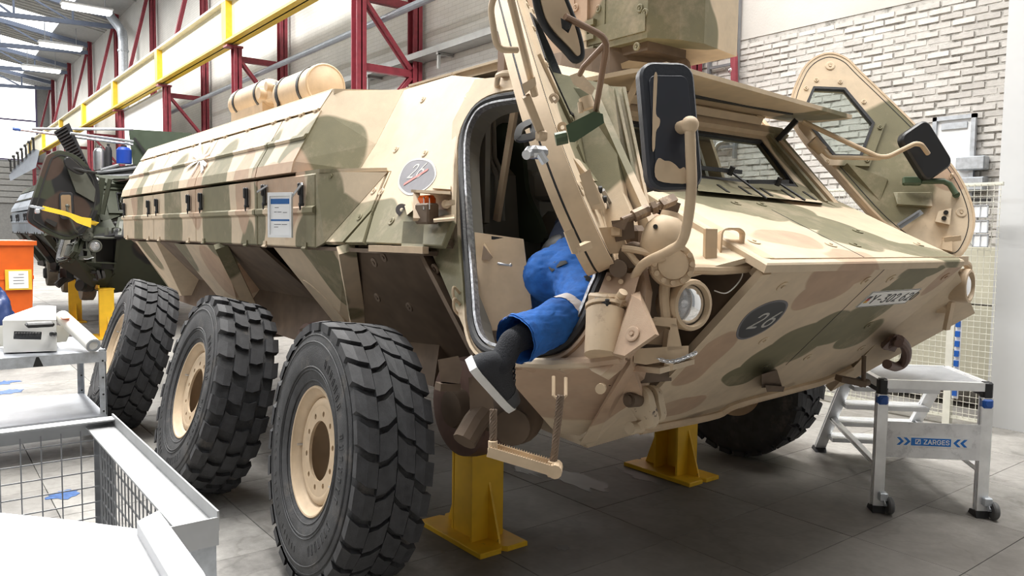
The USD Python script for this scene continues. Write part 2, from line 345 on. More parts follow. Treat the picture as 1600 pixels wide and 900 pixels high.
bluepaint = mat('worn_blue_floor_paint', (.05, .115, .29), .6, var=.4, vs=30.)
for (px, py, r) in [(101, 772, .075), (16, 612, .12), (25, 634, .11), (8, 598, .1)]:
    c = az(px, py, .0); sub('/World/floor', 'paint_mark', ext(blot(c[0], c[1], r, px), .0005, .002), bluepaint)
oil = mat('oil_stain', (.10, .095, .09), .5)
for (px, py, r, s) in [(905, 752, .10, 2.6), (1005, 745, .06, 3.), (880, 856, .035, 1.), (820, 735, .05, 2.5)]:
    c = az(px, py, .0); sub('/World/floor', 'oil_stain', ext(blot(c[0], c[1], r, px, s), .0005, .0012), oil)

# ---- brick wall along the vehicle
YW = 8.2
wall = UsdGeom.Xform.Define(stage, '/World/wall_back'); USED.add('/World/wall_back'); tag(wall, 'white painted brick wall with smooth plaster above', None, None, 'structure')
def brickpaint(name, c):
    n = {'tc': ('geometry', {}), 'mp': ('mapping', {'rotation': (PI / 2, 0, 0)}), 'br': ('brick_texture', {'scale': 1., 'brick_width': .26, 'row_height': .083, 'mortar_size': .005, 'mortar_smooth': .4, 'color1': (1, 1, 1), 'color2': (.96, .96, .95), 'mortar': (.72, .71, .69)}),
         'a': ('noise_texture', {'scale': .7, 'detail': 7., 'roughness': .65}), 'ra': ('rgb_ramp', {'ramp': [(.3, tuple(np.array(c) * .83)), (.6, c)]}), 'm': ('mix_color', {'blend_type': 'multiply', 'fac': .8}), 'p': ('principled_bsdf', {'roughness': .7}),
         'bp': ('bump', {'strength': .25, 'distance': .01}), 's': ('separate_xyz', {}), 'cb': ('combine_xyz', {})}
    l = [('tc.position', 's.vector'), ('s.x', 'cb.x'), ('s.z', 'cb.y'), ('cb.vector', 'br.vector'), ('tc.position', 'a.vector'), ('a.fac', 'ra.fac'), ('ra.color', 'm.a'), ('br.color', 'm.b'), ('m.result', 'p.base_color'), ('br.fac', 'bp.height'), ('bp.normal', 'p.normal')]
    n.pop('mp'); n['bp'][1]['invert'] = True
    return usdkit.material(stage, '/World/Looks/' + name, n, l, 'p.BSDF')
WB = brickpaint('white_painted_brickwork', (.74, .725, .69)); PL = mat('white_plaster', (.56, .535, .50), .75, var=.06, vs=1.5, bump=.2, bs=40.)
ZB = 4.05
sub('/World/wall_back', 'brick_field', box(((-66 - 8.9) / 2, YW + .2, 5.9), (66 - 8.9, .4, 11.8)), WB, smooth=False)
sub('/World/wall_back', 'plaster_field', box(((-8.9 + 4) / 2, YW + .2, (ZB + 11.8) / 2), (12.9, .4, 11.8 - ZB)), PL, smooth=False)
sub('/World/wall_back', 'mortar_bed', box(((-8.9 + 4) / 2, YW + .209, ZB / 2), (12.9, .4, ZB)), mat('mortar', (.50, .48, .45), .9, stain=(.22, .21, .19), ss=9., sl=(.5, .62)), smooth=False)
BM = [mat('white_brick_%d' % i, c, .7, var=.08, vs=16., bump=.35, bs=55., stain=(.45, .43, .40), ss=9., sl=(.60, .74)) for i, c in enumerate([(.575, .55, .52), (.55, .525, .495), (.60, .58, .55)])]
bricks, jj = [], 0
BW, BH = .225, .0715
for r in range(int(ZB / BH)):
    z = r * BH; x = -8.9 + (BW / 2 if r % 2 else 0)
    while x < -1.9:
        xa = x + rnd.uniform(.0, .005); xb = x + BW - rnd.uniform(.0, .005); za, zb = z + rnd.uniform(.0, .0055), z + BH - rnd.uniform(.0, .0055)
        dy = rnd.uniform(-.010, .006); tl = rnd.uniform(-.004, .004)
        b = 9e-3; pts = [(xa, YW + .05, za), (xb, YW + .05, za + tl), (xb, YW + .05, zb + tl), (xa, YW + .05, zb), (xa + b, YW + dy, za + b), (xb - b, YW + dy + tl, za + b), (xb - b, YW + dy, zb - b), (xa + b, YW + dy - tl, zb - b)]
        f = [[4, 5, 6], [4, 6, 7], [0, 1, 5], [0, 5, 4], [1, 2, 6], [1, 6, 5], [2, 3, 7], [2, 7, 6], [3, 0, 4], [3, 4, 7]]
        m = trimesh.Trimesh(np.array(pts), np.array(f), process=False)
        q = proj((x + BW / 2, YW, z + BH / 2)); vis = (1150 < q[0] < 1560 and q[1] < 330 and q[1] > -10); bricks.append((0 if vis else 1, -x, m)); x += BW
bricks.sort(key=lambda t: (t[0], t[1])); fld = []
for k, (v, _, m) in enumerate(bricks):
    if k < 296: sub('/World/wall_back', 'brick', m, BM[rnd.randrange(3)], smooth=False)
    else: fld.append(m)
sub('/World/wall_back', 'far_brick_courses', cat(*fld), BM[0], smooth=False, kind='stuff')
one('wall_fade_right', box((.83, 7.42, 5.9), (7.04, .12, 11.8)), mat('pale_grey_fade', (.565, .57, .575), .8, var=.015), 'added plain pale grey wall standing in for a grey fade beside the wire fence', None, None, 'structure', smooth=False)  # added wall, stands in for the pale grey fade at the right edge

DW = mat('grey_plaster', (.27, .265, .255), .8)
one('wall_left', box((-28, -12.4, 5.9), (76, .3, 11.8)), DW, 'plain plastered long wall of the hall opposite the brick wall', None, None, 'structure', smooth=False)
one('wall_near', box((9.6, -2.1, 5.9), (.3, 20.6, 11.8)), DW, 'plain plastered gable wall at the near end of the hall', None, None, 'structure', smooth=False)
# ---- ceiling, end wall
CZ = 11.75
corr = mat('grey_roof_sheet', (.42, .43, .43), .7, var=.08)
ce = UsdGeom.Xform.Define(stage, '/World/ceiling'); USED.add('/World/ceiling'); tag(ce, 'grey ribbed sheet roof with white skylight strips', None, None, 'structure')
def roofz(y): return CZ + (8.2 - y) * .16
ys = [8.2, 6.3, 1.2, -12.]
def slab(x0, x1, y0, y1, dz=0., t=.08):
    return hull([(x, y, roofz(y) + dz + k) for x in (x0, x1) for y in (y0, y1) for k in (0, t)])
roofparts = [slab(-66, 9.7, 6.3, 8.25), slab(-66, 9.7, -12.4, -.4), slab(4., 9.7, -.4, 6.3)]
for k in range(11): roofparts.append(slab(-66 + k * 6.9, -66 + k * 6.9 + 3.4, -.4, 6.3))
sub('/World/ceiling', 'roof_sheet', cat(*roofparts), corr, smooth=False)
sub('/World/ceiling', 'sheet_rib', cat(*[slab(-66 + .5 * k, -66 + .5 * k + .12, -12, 8.2, -.05, .06) for k in range(140) if (.5 * k) % 6.9 < 3.4]), corr, smooth=False, kind='stuff')
skyg = emit('skylight_glow', (.97, .985, 1.), 2.1)
for k in range(10): sub('/World/ceiling', 'skylight', slab(-66 + k * 6.9 + 3.4, -66 + (k + 1) * 6.9, -.4, 6.3, .03, .03), skyg, smooth=False)
one('wall_far', cat(box((-65.6, -2, 3.2), (.3, 21, 6.4)), box((-65.6, 7.85, 6), (.3, .8, 12))), mat('grey_siding', (.34, .34, .33), .7), 'grey far end wall below the big windows', None, None, 'structure', smooth=False)
sid = UsdGeom.Xform.Define(stage, '/World/trim_1'); USED.add('/World/trim_1'); tag(sid, 'grey horizontal siding boards on the far end wall', None, None, 'structure')
sd = mat('siding_board', (.40, .40, .385), .6)
for k in range(7): sub('/World/trim_1', 'siding_board', cbox((-65.35, -2, 3.6 + .42 * k), (.16, 21, .38), .03), sd)
wf = UsdGeom.Xform.Define(stage, '/World/window_1'); USED.add('/World/window_1'); tag(wf, 'tall bright daylight window filling the far end wall', None, None, 'structure')
wglow = emit('daylight_window', (1., .985, .955), 1.7)
for k in range(4): sub('/World/window_1', 'pane', box((-65.5, 7.35 - 4.7 * k - 2.3, 9.6), (.05, 4.6, 6.3)), wglow, smooth=False)
mul = mat('violet_grey_mullion', (.17, .15, .26), .5)
for k in range(5): sub('/World/window_1', 'mullion', box((-65.42, 7.4 - 4.7 * k, 9.6), (.14, .1, 6.4)), mul, smooth=False)
for z in (6.5, 9.3): sub('/World/window_1', 'transom', box((-65.42, -2.0, z), (.12, 18.8, .1)), mul, smooth=False)
t = Thing('hanging_sheet', 'large plain white sheet hung between two red columns under the crane beam', 'sheet', (-30.8, 6.86, 1.2)); wsm = mat('white_sheet_cloth', (.84, .85, .87), .8, var=.02)
_g = trimesh.creation.box(extents=(6.5, .02, 5.1)); _g = _g.subdivide_to_size(.5); _v = _g.vertices; _v[:, 1] += .02 * np.sin(_v[:, 0] * 3.1) * (1 - (_v[:, 2] + 2.5) / 5.2); _g.vertices = _v; _g.apply_translation((-30.8, 6.86, 3.75)); t.part('cloth', _g, wsm, smooth=60)
t.part('top_rail', box((-30.8, 6.86, 6.31), (6.6, .06, .06)), M['galv'], smooth=False); t.part('bottom_bar', box((-30.8, 6.86, 1.22), (6.5, .06, .05)), M['galv'], smooth=False)

# ---- red lattice columns
def column(x, label):
    t = Thing('lattice_column', label, 'column', (x, 7.4, 0), group='red steel columns along the brick wall'); Y0, Y1 = 6.78, 8.0; w = .24; zt = 6.35
    def ibeam(y, z1, d=.2):
        return cat(box((x - w / 2 + .012, y, z1 / 2), (.024, d, z1)), box((x + w / 2 - .012, y, z1 / 2), (.024, d, z1)), box((x, y, z1 / 2), (w, .022, z1)))
    t.part('crane_leg', ibeam(Y0, zt), M['red'], smooth=False); t.part('wall_leg', ibeam(Y1, 11.8), M['red'], smooth=False)
    zs = [.6, 2.0, 3.4, 4.75, 6.05]
    for i, z in enumerate(zs):
        t.part('strut', bar((x, Y0 + .1, z), (x, Y1 - .1, z), .12, .14), M['red'], smooth=False)
        if i:
            for dx in (-.06, .06): t.part('diagonal', bar((x + dx, Y0 + .12, zs[i - 1] + .08) if i % 2 else (x + dx, Y1 - .12, zs[i - 1] + .08), (x + dx, Y1 - .12, z - .08) if i % 2 else (x + dx, Y0 + .12, z - .08), .05, .07), M['red'], smooth=False)
    t.part('head_brace', bar((x, Y0 + .1, 7.0), (x, Y1 - .12, 11.3), .14, .12), M['red'], smooth=False)
    t.part('strut', bar((x, Y0 + .28, 7.75), (x, Y1 - .1, 7.75), .12, .14), M['red'], smooth=False)
    t.part('base_plate', box((x, 7.39, .015), (.4, 1.7, .03)), M['red'], smooth=False)
    t.part('crane_bracket', box((x, Y0 - .08, zt - .02), (.3, .42, .05)), M['red'], smooth=False)
CL = ['red lattice column right of the box on the vehicle roof', 'broad red lattice column rising behind the gas bottles', 'red lattice column just left of the gas bottles', 'red lattice column at the right edge of the white window',
      'red lattice column at the left edge of the white window, beside the bent silver duct', 'slim red lattice column left of the silver duct', 'far red lattice column, third from the end wall', 'far red lattice column, second from the end wall', 'farthest red lattice column at the end wall']
CXS = [-6.6 - 6.9 * k for k in range(9)]
for x, lb in zip(CXS, CL): column(x, lb)
for k in range(2, 9): pass
# ---- crane girder
t = Thing('crane_girder', 'cream and yellow crane runway beam along the red columns', 'beam', (-30, 6.62, 6.4))
zb, zt = 6.36, 7.02
zb, zt = 6.40, ay(262, 66, 6.55)[2]
x0, x1 = -64, -6.2; L = x1 - x0; xc = (x0 + x1) / 2
t.part('web', box((xc, 6.64, (zb + zt) / 2), (L, .04, zt - zb)), M['crane'], smooth=False)
t.part('bottom_flange', box((xc, 6.64, zb + .03), (L, .36, .06)), M['craneyellow'], smooth=False)
t.part('top_flange', box((xc, 6.64, zt - .03), (L, .36, .06)), M['crane'], smooth=False)
t.part('crane_rail', cbox((xc, 6.64, zt + .04), (L, .09, .09), .015), M['galv'], smooth=False)
for x in CXS: t.part('stiffener', box((x, 6.54, (zb + zt) / 2), (.34, .16, zt - zb - .13)), M['craneyellow'], smooth=False)
# ---- trusses
ts = mat('blue_grey_truss_paint', (.15, .18, .25), .55)
for k, (x, lb) in enumerate(zip(CXS[3:], ['roof truss nearest the camera, above the silver duct', 'second roof truss under the ribbed roof', 'third roof truss under the ribbed roof', 'fourth roof truss before the end wall', 'fifth roof truss before the end wall', 'last blue grey roof truss at the end wall'])):
    t = Thing('roof_truss', 'blue grey ' + lb.replace('blue grey ', ''), 'truss', (x, 0, 10.), group='roof trusses')
    yb = lambda y: 11.2 - (8 - y) * .05; yt = lambda y: roofz(y) - .2
    t.part('bottom_chord', bar((x, -12, yb(-12)), (x, 8, yb(8)), .16, .2), ts, smooth=False); t.part('top_chord', bar((x, -12, yt(-12)), (x, 8, yt(8)), .2, .22), ts, smooth=False)
    y = 6.2; f = 0
    while y > -11:
        t.part('web_post', bar((x, y, yb(y)), (x, y, yt(y)), .08, .08), ts, smooth=False); t.part('web_diagonal', bar((x, y, yb(y)), (x, y - 2.3, yt(y - 2.3)), .08, .08), ts, smooth=False); y -= 2.3
# ---- lamps under the roof
lampm = emit('lamp_diffuser', (1., 1., .97), 2.6)
for (px, py, X, lb) in [(136, 11, -38, 'topmost white strip lamp under the roof, beside the silver duct'), (95, 70, -46, 'white strip lamp under the roof in the middle of three'), (65, 106, -53, 'lowest and farthest white strip lamp under the roof')]:
    c = ax(px, py, X); t = Thing('ceiling_lamp', lb, 'lamp', c, group='strip lamps under the roof')
    t.part('diffuser', cbox(c - [0, 0, .12], (.5, 1.9, .16), .05), lampm); t.part('housing', cbox(c + [0, 0, .02], (.54, 2.0, .1), .03), M['white_metal'])
    for dy in (-.7, .7): t.part('hanger', bar(c + [0, dy, .05], (c[0], c[1] + dy, roofz(c[1] + dy)), .03, .03), M['galv'], smooth=False)
# ---- services on the wall
P = [ay(172, -4, 7.6), ay(174, 24, 7.6), ay(196, 46, 7.6)]; P[0][2] = 11.5; P = [np.array([-38.6, 7.6, p[2]]) + [(-1.6 if i < 2 else .9), 0, 0] for i, p in enumerate(P)] + [np.array([-37.7, 7.6, 6.0])]
t = Thing('silver_duct', 'bent silver ventilation duct running down the wall', 'duct', (-37.7, 7.6, 6.0))
t.part('duct', tube(P, .2, 14, .5), M['galv'])
for z in (8.2, 9.4): t.part('collar', cyl((-37.7, 7.6, z), (-37.7, 7.6, z + .08), .23), M['galv'])
one('conduit_pipe', tube([(-34, 7.3, 5.72), (-10.6, 7.3, 5.72)], .065, 10), mat('grey_conduit', (.30, .33, .37), .4, .4), 'long grey conduit pipe sloping across behind the red columns', 'pipe')
t = Thing('cable_tray', 'grey steel cable tray on brackets along the brick wall', 'cable tray', (-12, 8.0, 5.0)); tm = mat('grey_tray', (.27, .27, .26), .5, .3)
t.part('tray_base', box((-13.2, 8.0, 5.0), (12.5, .34, .02)), tm, smooth=False)
for dy in (-.17, .17): t.part('tray_side', box((-13.2, 8.0 + dy, 5.05), (12.5, .02, .12)), tm, smooth=False)
for x in (-10.4, -12.4, -15.2, -17.6): t.part('bracket', cat(box((x, 8.0, 4.96), (.05, .36, .05)), box((x, 7.86, 4.82), (.05, .05, .28))), tm, smooth=False)
for i, (z, r, lb) in enumerate([(3.55, .10, 'thick silver pipe run low along the wall behind the vehicle roof'), (3.30, .075, 'thinner silver pipe run below the thick one on the wall')]):
    one('silver_pipe', tube([(-33, 7.85, z), (-15.0, 7.85, z)], r, 12), M['galv'], lb, 'pipe')
t = Thing('red_pipe', 'dark red standpipe with silver couplings beside the roof box', 'pipe', (-5.95, 8.05, 2.6))
for dx in (0,):
    p = [ay(1136, -20, 8.05), ay(1140, 30, 8.05), ay(1147, 90, 8.05), ay(1148, 150, 8.05)]; t.part('pipe', tube(p, .045, 10), M['red'])
for z in (72, 110): q = ay(1144, z, 8.05); t.part('coupling', sphere(q, .05), M['chrome'])
t = Thing('cable_ladder', 'grey ladder rack on the brick wall behind the red standpipe', 'ladder rack', (-6.1, 8.14, 2.6))
a, b = ay(1111, 20, 8.15), ay(1155, 20, 8.15)
for x in (a[0], b[0]): t.part('rail', bar((x, 8.15, 2.6), (x, 8.15, 4.6), .05, .03), M['galvdark'], smooth=False)
for k in range(6): t.part('rung', bar((a[0], 8.15, 2.75 + .34 * k), (b[0], 8.15, 2.75 + .34 * k), .03, .03), M['galvdark'], smooth=False)

# ---- wire fence and what hangs there
YF = 7.1
t = Thing('wire_fence', 'pale wire mesh fence panels on cream posts along the wall', 'fence', (-3.6, YF, 0)); fc = mat('cream_fence_paint', (.66, .65, .57), .5)
X0, X1 = -6.2, -2.56
for x in (-2.9, -4.4, -5.9): t.part('post', box((x, YF, 1.05), (.06, .06, 2.1)), fc, smooth=False)
for nm, (xa, xb) in (('mesh_panel', (-2.87, X1)), ('mesh_panel', (-4.37, -2.93)), ('mesh_panel', (-5.87, -4.43))):
    w = [box((x, YF - .02, 1.08), (.004, .004, 2.0)) for x in np.arange(xa, xb, .05)] + [box(((xa + xb) / 2, YF - .024, z), (xb - xa, .004, .004)) for z in np.arange(.08, 2.1, .05)]
    t.part(nm, cat(*w), fc, smooth=False, kind='stuff')
    for z in (.08, 2.08): t.part('panel_frame', box(((xa + xb) / 2, YF, z), (xb - xa, .03, .03)), fc, smooth=False)
bs_ = [box((-2.83, YF - .05, z), (.035, .02, .05)) for z in np.arange(.3, 1.2, .085)]
t.part('marker_strip', box((-2.83, YF - .035, .75), (.045, .012, 1.0)), M['white_metal'], smooth=False)
for b in bs_: t.part('blue_marker', b, M['blue'], smooth=False)
t = Thing('dado_panel', 'beige panelling on the wall behind the wire fence', 'panelling', (-4, 7.9, .15), kind='structure'); dm = mat('beige_panel', (.50, .48, .38), .6, var=.05)
for k in range(5):
    for (za, zb) in ((.2, 1.0), (1.02, 1.55)): t.part('panel', cbox((-6.2 + 1.0 * k, 7.9, (za + zb) / 2), (.985, .03, zb - za), .004), dm, smooth=False)
for k, (py, lb) in enumerate([(330, 'topmost small white frame on the wire fence'), (354, 'middle small white frame of three on the wire fence'), (376, 'lowest small white frame on the wire fence')]):
    c = ay(1532, py, YF - .06); t = Thing('sign_frame', lb, 'frame', c, group='small white frames on the fence'); s = .045
    t.part('back_panel', box(c, (.105, .006, .095)), M['paper'], smooth=False)
    for (dx, dz, w, h) in ((0, .05, .12, .008), (0, -.05, .12, .008), (.056, 0, .008, .1), (-.056, 0, .008, .1)): t.part('frame_bar', box(c + [dx, -.004, dz], (w, .012, h)), M['galv'], smooth=False)
    t.part('divider', box(c + [0, -.004, 0], (.006, .01, .09)), M['galv'], smooth=False)
c = ay(1490, 245, 8.165); t = Thing('notice_board', 'tall white framed notice board on the brick wall behind the black mirror', 'board', c)
t.part('board', box(c, (.36, .03, .75)), M['white_metal'], smooth=False)
for (dx, dz, w, h) in ((.18, 0, .04, .8), (-.18, 0, .04, .8), (0, .38, .4, .04)): t.part('frame_bar', box(c + [dx, -.02, dz], (w, .04, h)), M['galv'], smooth=False)
t.part('grey_strip', box(c + [0, -.02, .3], (.24, .02, .06)), M['galv'], smooth=False)
c = ay(1518, 278, 8.13); t = Thing('cable_duct', 'grey double cable duct fixed to the wall right of the notice board', 'duct', c)
for k, dz in enumerate((.14, -.06)): t.part('duct_box', cbox(c + [0, 0, dz], (.26, .12, .13), .01), M['galv'])
t.part('wire', tube([c + [-.2, -.06, -.2], c + [.2, -.06, -.22]], .012, 6), M['dark'])
# ================================================================== THE ARMOURED VEHICLES
YS, YC, YM = 1.75, 3.22, 6.44
SL = Fr((0, YS, 1.54), (1, 0, 0), (0, .55, .91))                  # upper hull slope
FP = Fr((-1.6, YC, 1.51), (0, 1, 0), (.8, 0, .79))                # lower front plate
HD = Fr((-1.6, YC, 1.53), (0, 1, 0), (-.95, 0, .36))              # hood
_R0, _R1, _F0 = np.array((-2.48, 1.75, 1.20)), np.array((-3.1, 2.09, 2.11)), np.array((-1.96, 1.94, 1.47))
_dn = unit(np.cross(_F0 - _R0, _R1 - _R0)); _dn = _dn if _dn[1] < 0 else -_dn
_du = unit(np.array([1, 0, 0]) - _dn * _dn[0]); DP = Fr(_R0, _du, np.cross(_dn, _du))   # door facet of the cab
WS = Fr((-2.42, YC, 1.87), (0, 1, 0), (-.34, 0, .36))             # windscreen
def mir(m):
    m = m.copy(); v = m.vertices.copy(); v[:, 1] = YM - v[:, 1]; m.vertices = v; m.invert(); return m
def pxpoly(fr, pts, c=0.): return Polygon([fr.px(x, y, c) for x, y in pts]).buffer(0)
# door opening in the door facet, from its outline
DO = [(724, 232), (728, 350), (735, 440), (741, 512), (760, 546), (800, 556), (850, 552), (884, 541), (912, 508), (936, 452), (944, 420), (926, 330), (896, 240), (872, 175), (850, 152), (812, 150), (764, 160), (738, 184)]
_c = np.array([DP.px(x, y) for x, y in DO]); dop = Polygon(smooth_path(_c, 4, True)).buffer(.0).simplify(.001)
dring = np.array(dop.exterior.coords)[:-1]

# camouflage
TAN, OLIVE, PINK = srgb(214, 187, 150), srgb(122, 113, 84), srgb(188, 146, 114)
TAN, OLIVE, PINK = (.60, .485, .35), (.185, .168, .100), (.45, .315, .22)
GREYP = (.36, .335, .27)
BASE = np.array((-5.2, YC, 0.))
blobs = []
def blob(ci, p, r): blobs.append((ci, tuple(np.asarray(p) - BASE), r))
for px, w in ((212, .22), (263, .27), (330, .30), (398, .10), (488, .10)): blob(0, ay(px, 340, 1.72) + [0, .05, 0], (w, .3, .62))
for px, w in ((205, .17), (300, .20), (372, .16), (445, .2)): blob(1, ay(px, 300, 1.72) + [0, .02, .02], (w, .25, .30))
blob(0, ay(504, 226, 1.88), (.40, .25, .24)); blob(0, SL.P(560, 352), (.40, .12, .2)); blob(0, (-3.98, 1.78, 1.72), (.18, .2, .3)); blob(0, SL.P(640, 366), (.40, .12, .16))
blob(0, (-2.75, 1.75, 1.5), (.26, .14, .22)); blob(1, (-4.6, 1.8, 1.94), (.35, .3, .12))
for px, w in ((228, .16), (420, .20), (520, .14)): blob(0, ay(px, 420, 1.9), (w, .5, .3))
blob(1, ay(350, 430, 1.95), (.3, .4, .25))
for (x, y, ru, rv) in ((1165, 582, .17, .09), (1205, 562, .20, .12), (1250, 540, .22, .15), (1300, 515, .24, .15), (1350, 490, .2, .15), (1345, 520, .2, .12), (1390, 455, .16, .13), (1420, 432, .16, .10)): blob(0, FP.P(x, y), (rv * .95, ru * .95, rv * .95))
for (x, y, ru, rv) in ((1300, 440, .22, .11), (1275, 465, .17, .12), (1100, 565, .13, .18), (1050, 640, .22, .10), (1465, 435, .08, .16)): blob(1, FP.P(x, y), (rv * .9, ru, rv * .9))
for (x, y, ru, rv) in ((1095, 292, .2, .2), (1140, 305, .2, .17), (1195, 318, .2, .16), (1245, 332, .18, .15), (1290, 352, .2, .13), (1340, 368, .18, .12), (1395, 385, .2, .1), (1430, 388, .18, .1), (1250, 306, .25, .1)): blob(0, HD.P(x, y), (rv, ru, .12))

for (x, y, ru, rv) in ((1110, 280, .3, .2), (1165, 293, .26, .18), (1215, 303, .24, .16), (1262, 310, .2, .12), (1330, 376, .2, .12)): blob(0, HD.P(x, y), (rv, ru, .12))
blob(1, HD.P(1225, 372), (.13, .26, .10))
for (x, y, ru, rv) in ((1095, 305, .26, .13), (1130, 314, .24, .13), (1170, 322, .24, .13), (1210, 334, .2, .12)): blob(0, HD.P(x, y), (rv, ru, .12))
# roof box, pillars, far door, cab front
blob(0, (-2.82, 3.0, 2.78), (.36, .25, .40)); blob(0, (-2.62, 3.2, 2.6), (.16, .2, .30)); blob(1, (-3.75, 3.0, 2.95), (.5, .3, .6)); blob(1, (-3.3, 3.0, 3.1), (.28, .3, .4)); blob(0, (-2.3, 2.12, 1.95), (.34, .2, .26))
blob(0, (-2.45, 2.3, 2.2), (.35, .3, .42)); blob(0, (-2.5, 4.15, 2.1), (.3, .2, .35)); blob(1, (-2.15, 2.25, 1.66), (.14, .2, .07))
blob(0, (-2.25, 4.95, 2.25), (.46, .5, .30)); blob(0, (-2.45, 4.7, 1.9), (.36, .3, .30)); blob(1, (-2.03, 4.85, 2.05), (.16, .2, .14))
blob(1, (-1.9, 1.9, 1.3), (.35, .25, .2)); blob(1, (-1.75, 1.95, 1.42), (.14, .16, .14)); blob(1, (-2.1, 2.0, .98), (.4, .3, .2))
M['camo'] = camo('desert_camouflage', TAN, [OLIVE, PINK], blobs, dust=(.50, .40, .29))
rb = random.Random(5); gb = []
for k in range(46): gb.append((k % 3 and 1, (rb.uniform(-4, 4), rb.uniform(-1.8, 0), rb.uniform(.6, 2.7)), (rb.uniform(.25, .6), rb.uniform(.3, .7), rb.uniform(.2, .45))))
for _x, _y, _d, _c, _r in ((128, 292, 10.6, 0, .32), (112, 335, 10.4, 1, .36), (78, 262, 10.4, 1, .2), (60, 330, 10.3, 0, .22)): gb.append((_c, tuple(EYE + ray(_x, _y) * _d - BASE - np.array((-10.5, -.06, 0))), (_r, _r, _r)))
M['camo2'] = camo('woodland_camouflage', (.034, .039, .024), [(.010, .010, .011), (.054, .033, .024)], gb, rough=.7)
M['sand'] = mat('sand_paint', (.53, .40, .265), .55, var=.12, vs=9., stain=(.30, .20, .13), ss=6., sl=(.64, .76))
M['sanddark'] = mat('shaded_dirty_underbody_paint', (.125, .086, .057), .75, var=.25, vs=6.)  # sand paint darkened: shade under the hull put into the colour, plus road dirt
M['olive'] = mat('olive_paint', (.15, .135, .075), .5)
M['green'] = mat('green_handle_paint', (.055, .085, .045), .42)
M['seal'] = mat('grey_door_seal', (.30, .30, .31), .35, .5, var=.5, vs=60.)
M['inside'] = mat('cab_interior_paint', (.20, .185, .155), .6)
M['seat'] = mat('grey_seat_cloth', (.20, .19, .165), .9)
M['drum'] = mat('brown_brake_drum', (.13, .075, .058), .6, var=.25)
M['navy'] = mat('worn_navy_mirror_shell', (.021, .024, .034), .42, stain=(.52, .37, .23), ss=3.2, sl=(.71, .72))
M['blackglass'] = mat('black_mirror_shell', (.012, .012, .013), .38)
M['emblem'] = mat('emblem_grey', (.045, .047, .05), .5); M['emblem_light'] = mat('emblem_chalk', (.42, .41, .39), .6)
M['emblem_pale'] = mat('weathered_emblem', (.16, .155, .17), .6, var=.15); M['chalkred'] = mat('chalk_red', (.55, .18, .16), .7)
M['plate_white'] = mat('number_plate_white', (.72, .71, .68), .4, var=.05); M['ink'] = mat('black_ink', (.015, .015, .015), .5)
M['gold'] = mat('flag_gold', (.60, .33, .02), .5); M['flagred'] = mat('flag_red', (.42, .02, .02), .5)

def text_on(fr, a, b, text, h, c=.001, slant=0., bold=False, d=.0015):
    m = meshkit.text_mesh(text, h, d, bold)
    if slant: S = np.eye(4); S[0, 1] = slant; m.apply_transform(S)
    m.apply_translation((a, b, c)); m.apply_transform(fr.M()); return m
def tread(path_w, R, w, n, rows, zig, depth=.024):
    """Lugs: 'rows' = list of (y0, y1, half lead) across the width; blocks are wrapped round the axis (Y)."""
    ms = []
    for (y0, y1, lead0, lead1, fill, off) in rows:
        for k in range(n):
            a0 = 2 * PI * (k + off) / n; da = 2 * PI / n * fill; g = []
            for (yy, ld) in ((y0, lead0), ((y0 + y1) / 2, (lead0 + lead1) / 2 + zig), (y1, lead1)):
                for t in (0., 1.):
                    ang = a0 + ld * 2 * PI / n + da * t
                    sh = R - .35 * max(0, abs(yy) - w * .40)
                    for r in (sh - depth - .012, sh): g.append((r * math.sin(ang), yy, r * math.cos(ang)))
            g = np.array(g)            # order: per y: (t0,low),(t0,high),(t1,low),(t1,high)
            f = []
            def quad(a, b, c, d): f.extend([[a, b, c], [a, c, d]])
            for s in (0, 4):
                quad(s + 1, s + 3, s + 7, s + 5); quad(s, s + 1, s + 5, s + 4); quad(s + 2, s + 6, s + 7, s + 3)
            quad(0, 2, 3, 1); quad(8, 9, 11, 10)
            m = trimesh.Trimesh(g, np.array(f), process=False); m.fix_normals(); ms.append(m)
    return cat(*ms)
M['tyre'] = mat('dusty_tyre_rubber', (.040, .040, .042), .72, var=.35, vs=14., stain=(.13, .115, .10), ss=5., sl=(.55, .75), bump=.2, bs=120.)
M['lug'] = mat('tread_rubber', (.036, .036, .039), .68, var=.3, vs=20., bump=.12, bs=150.)
M['lugdark'] = mat('black_tread_rubber', (.020, .020, .022), .7, var=.3, vs=20.)
WK = .945
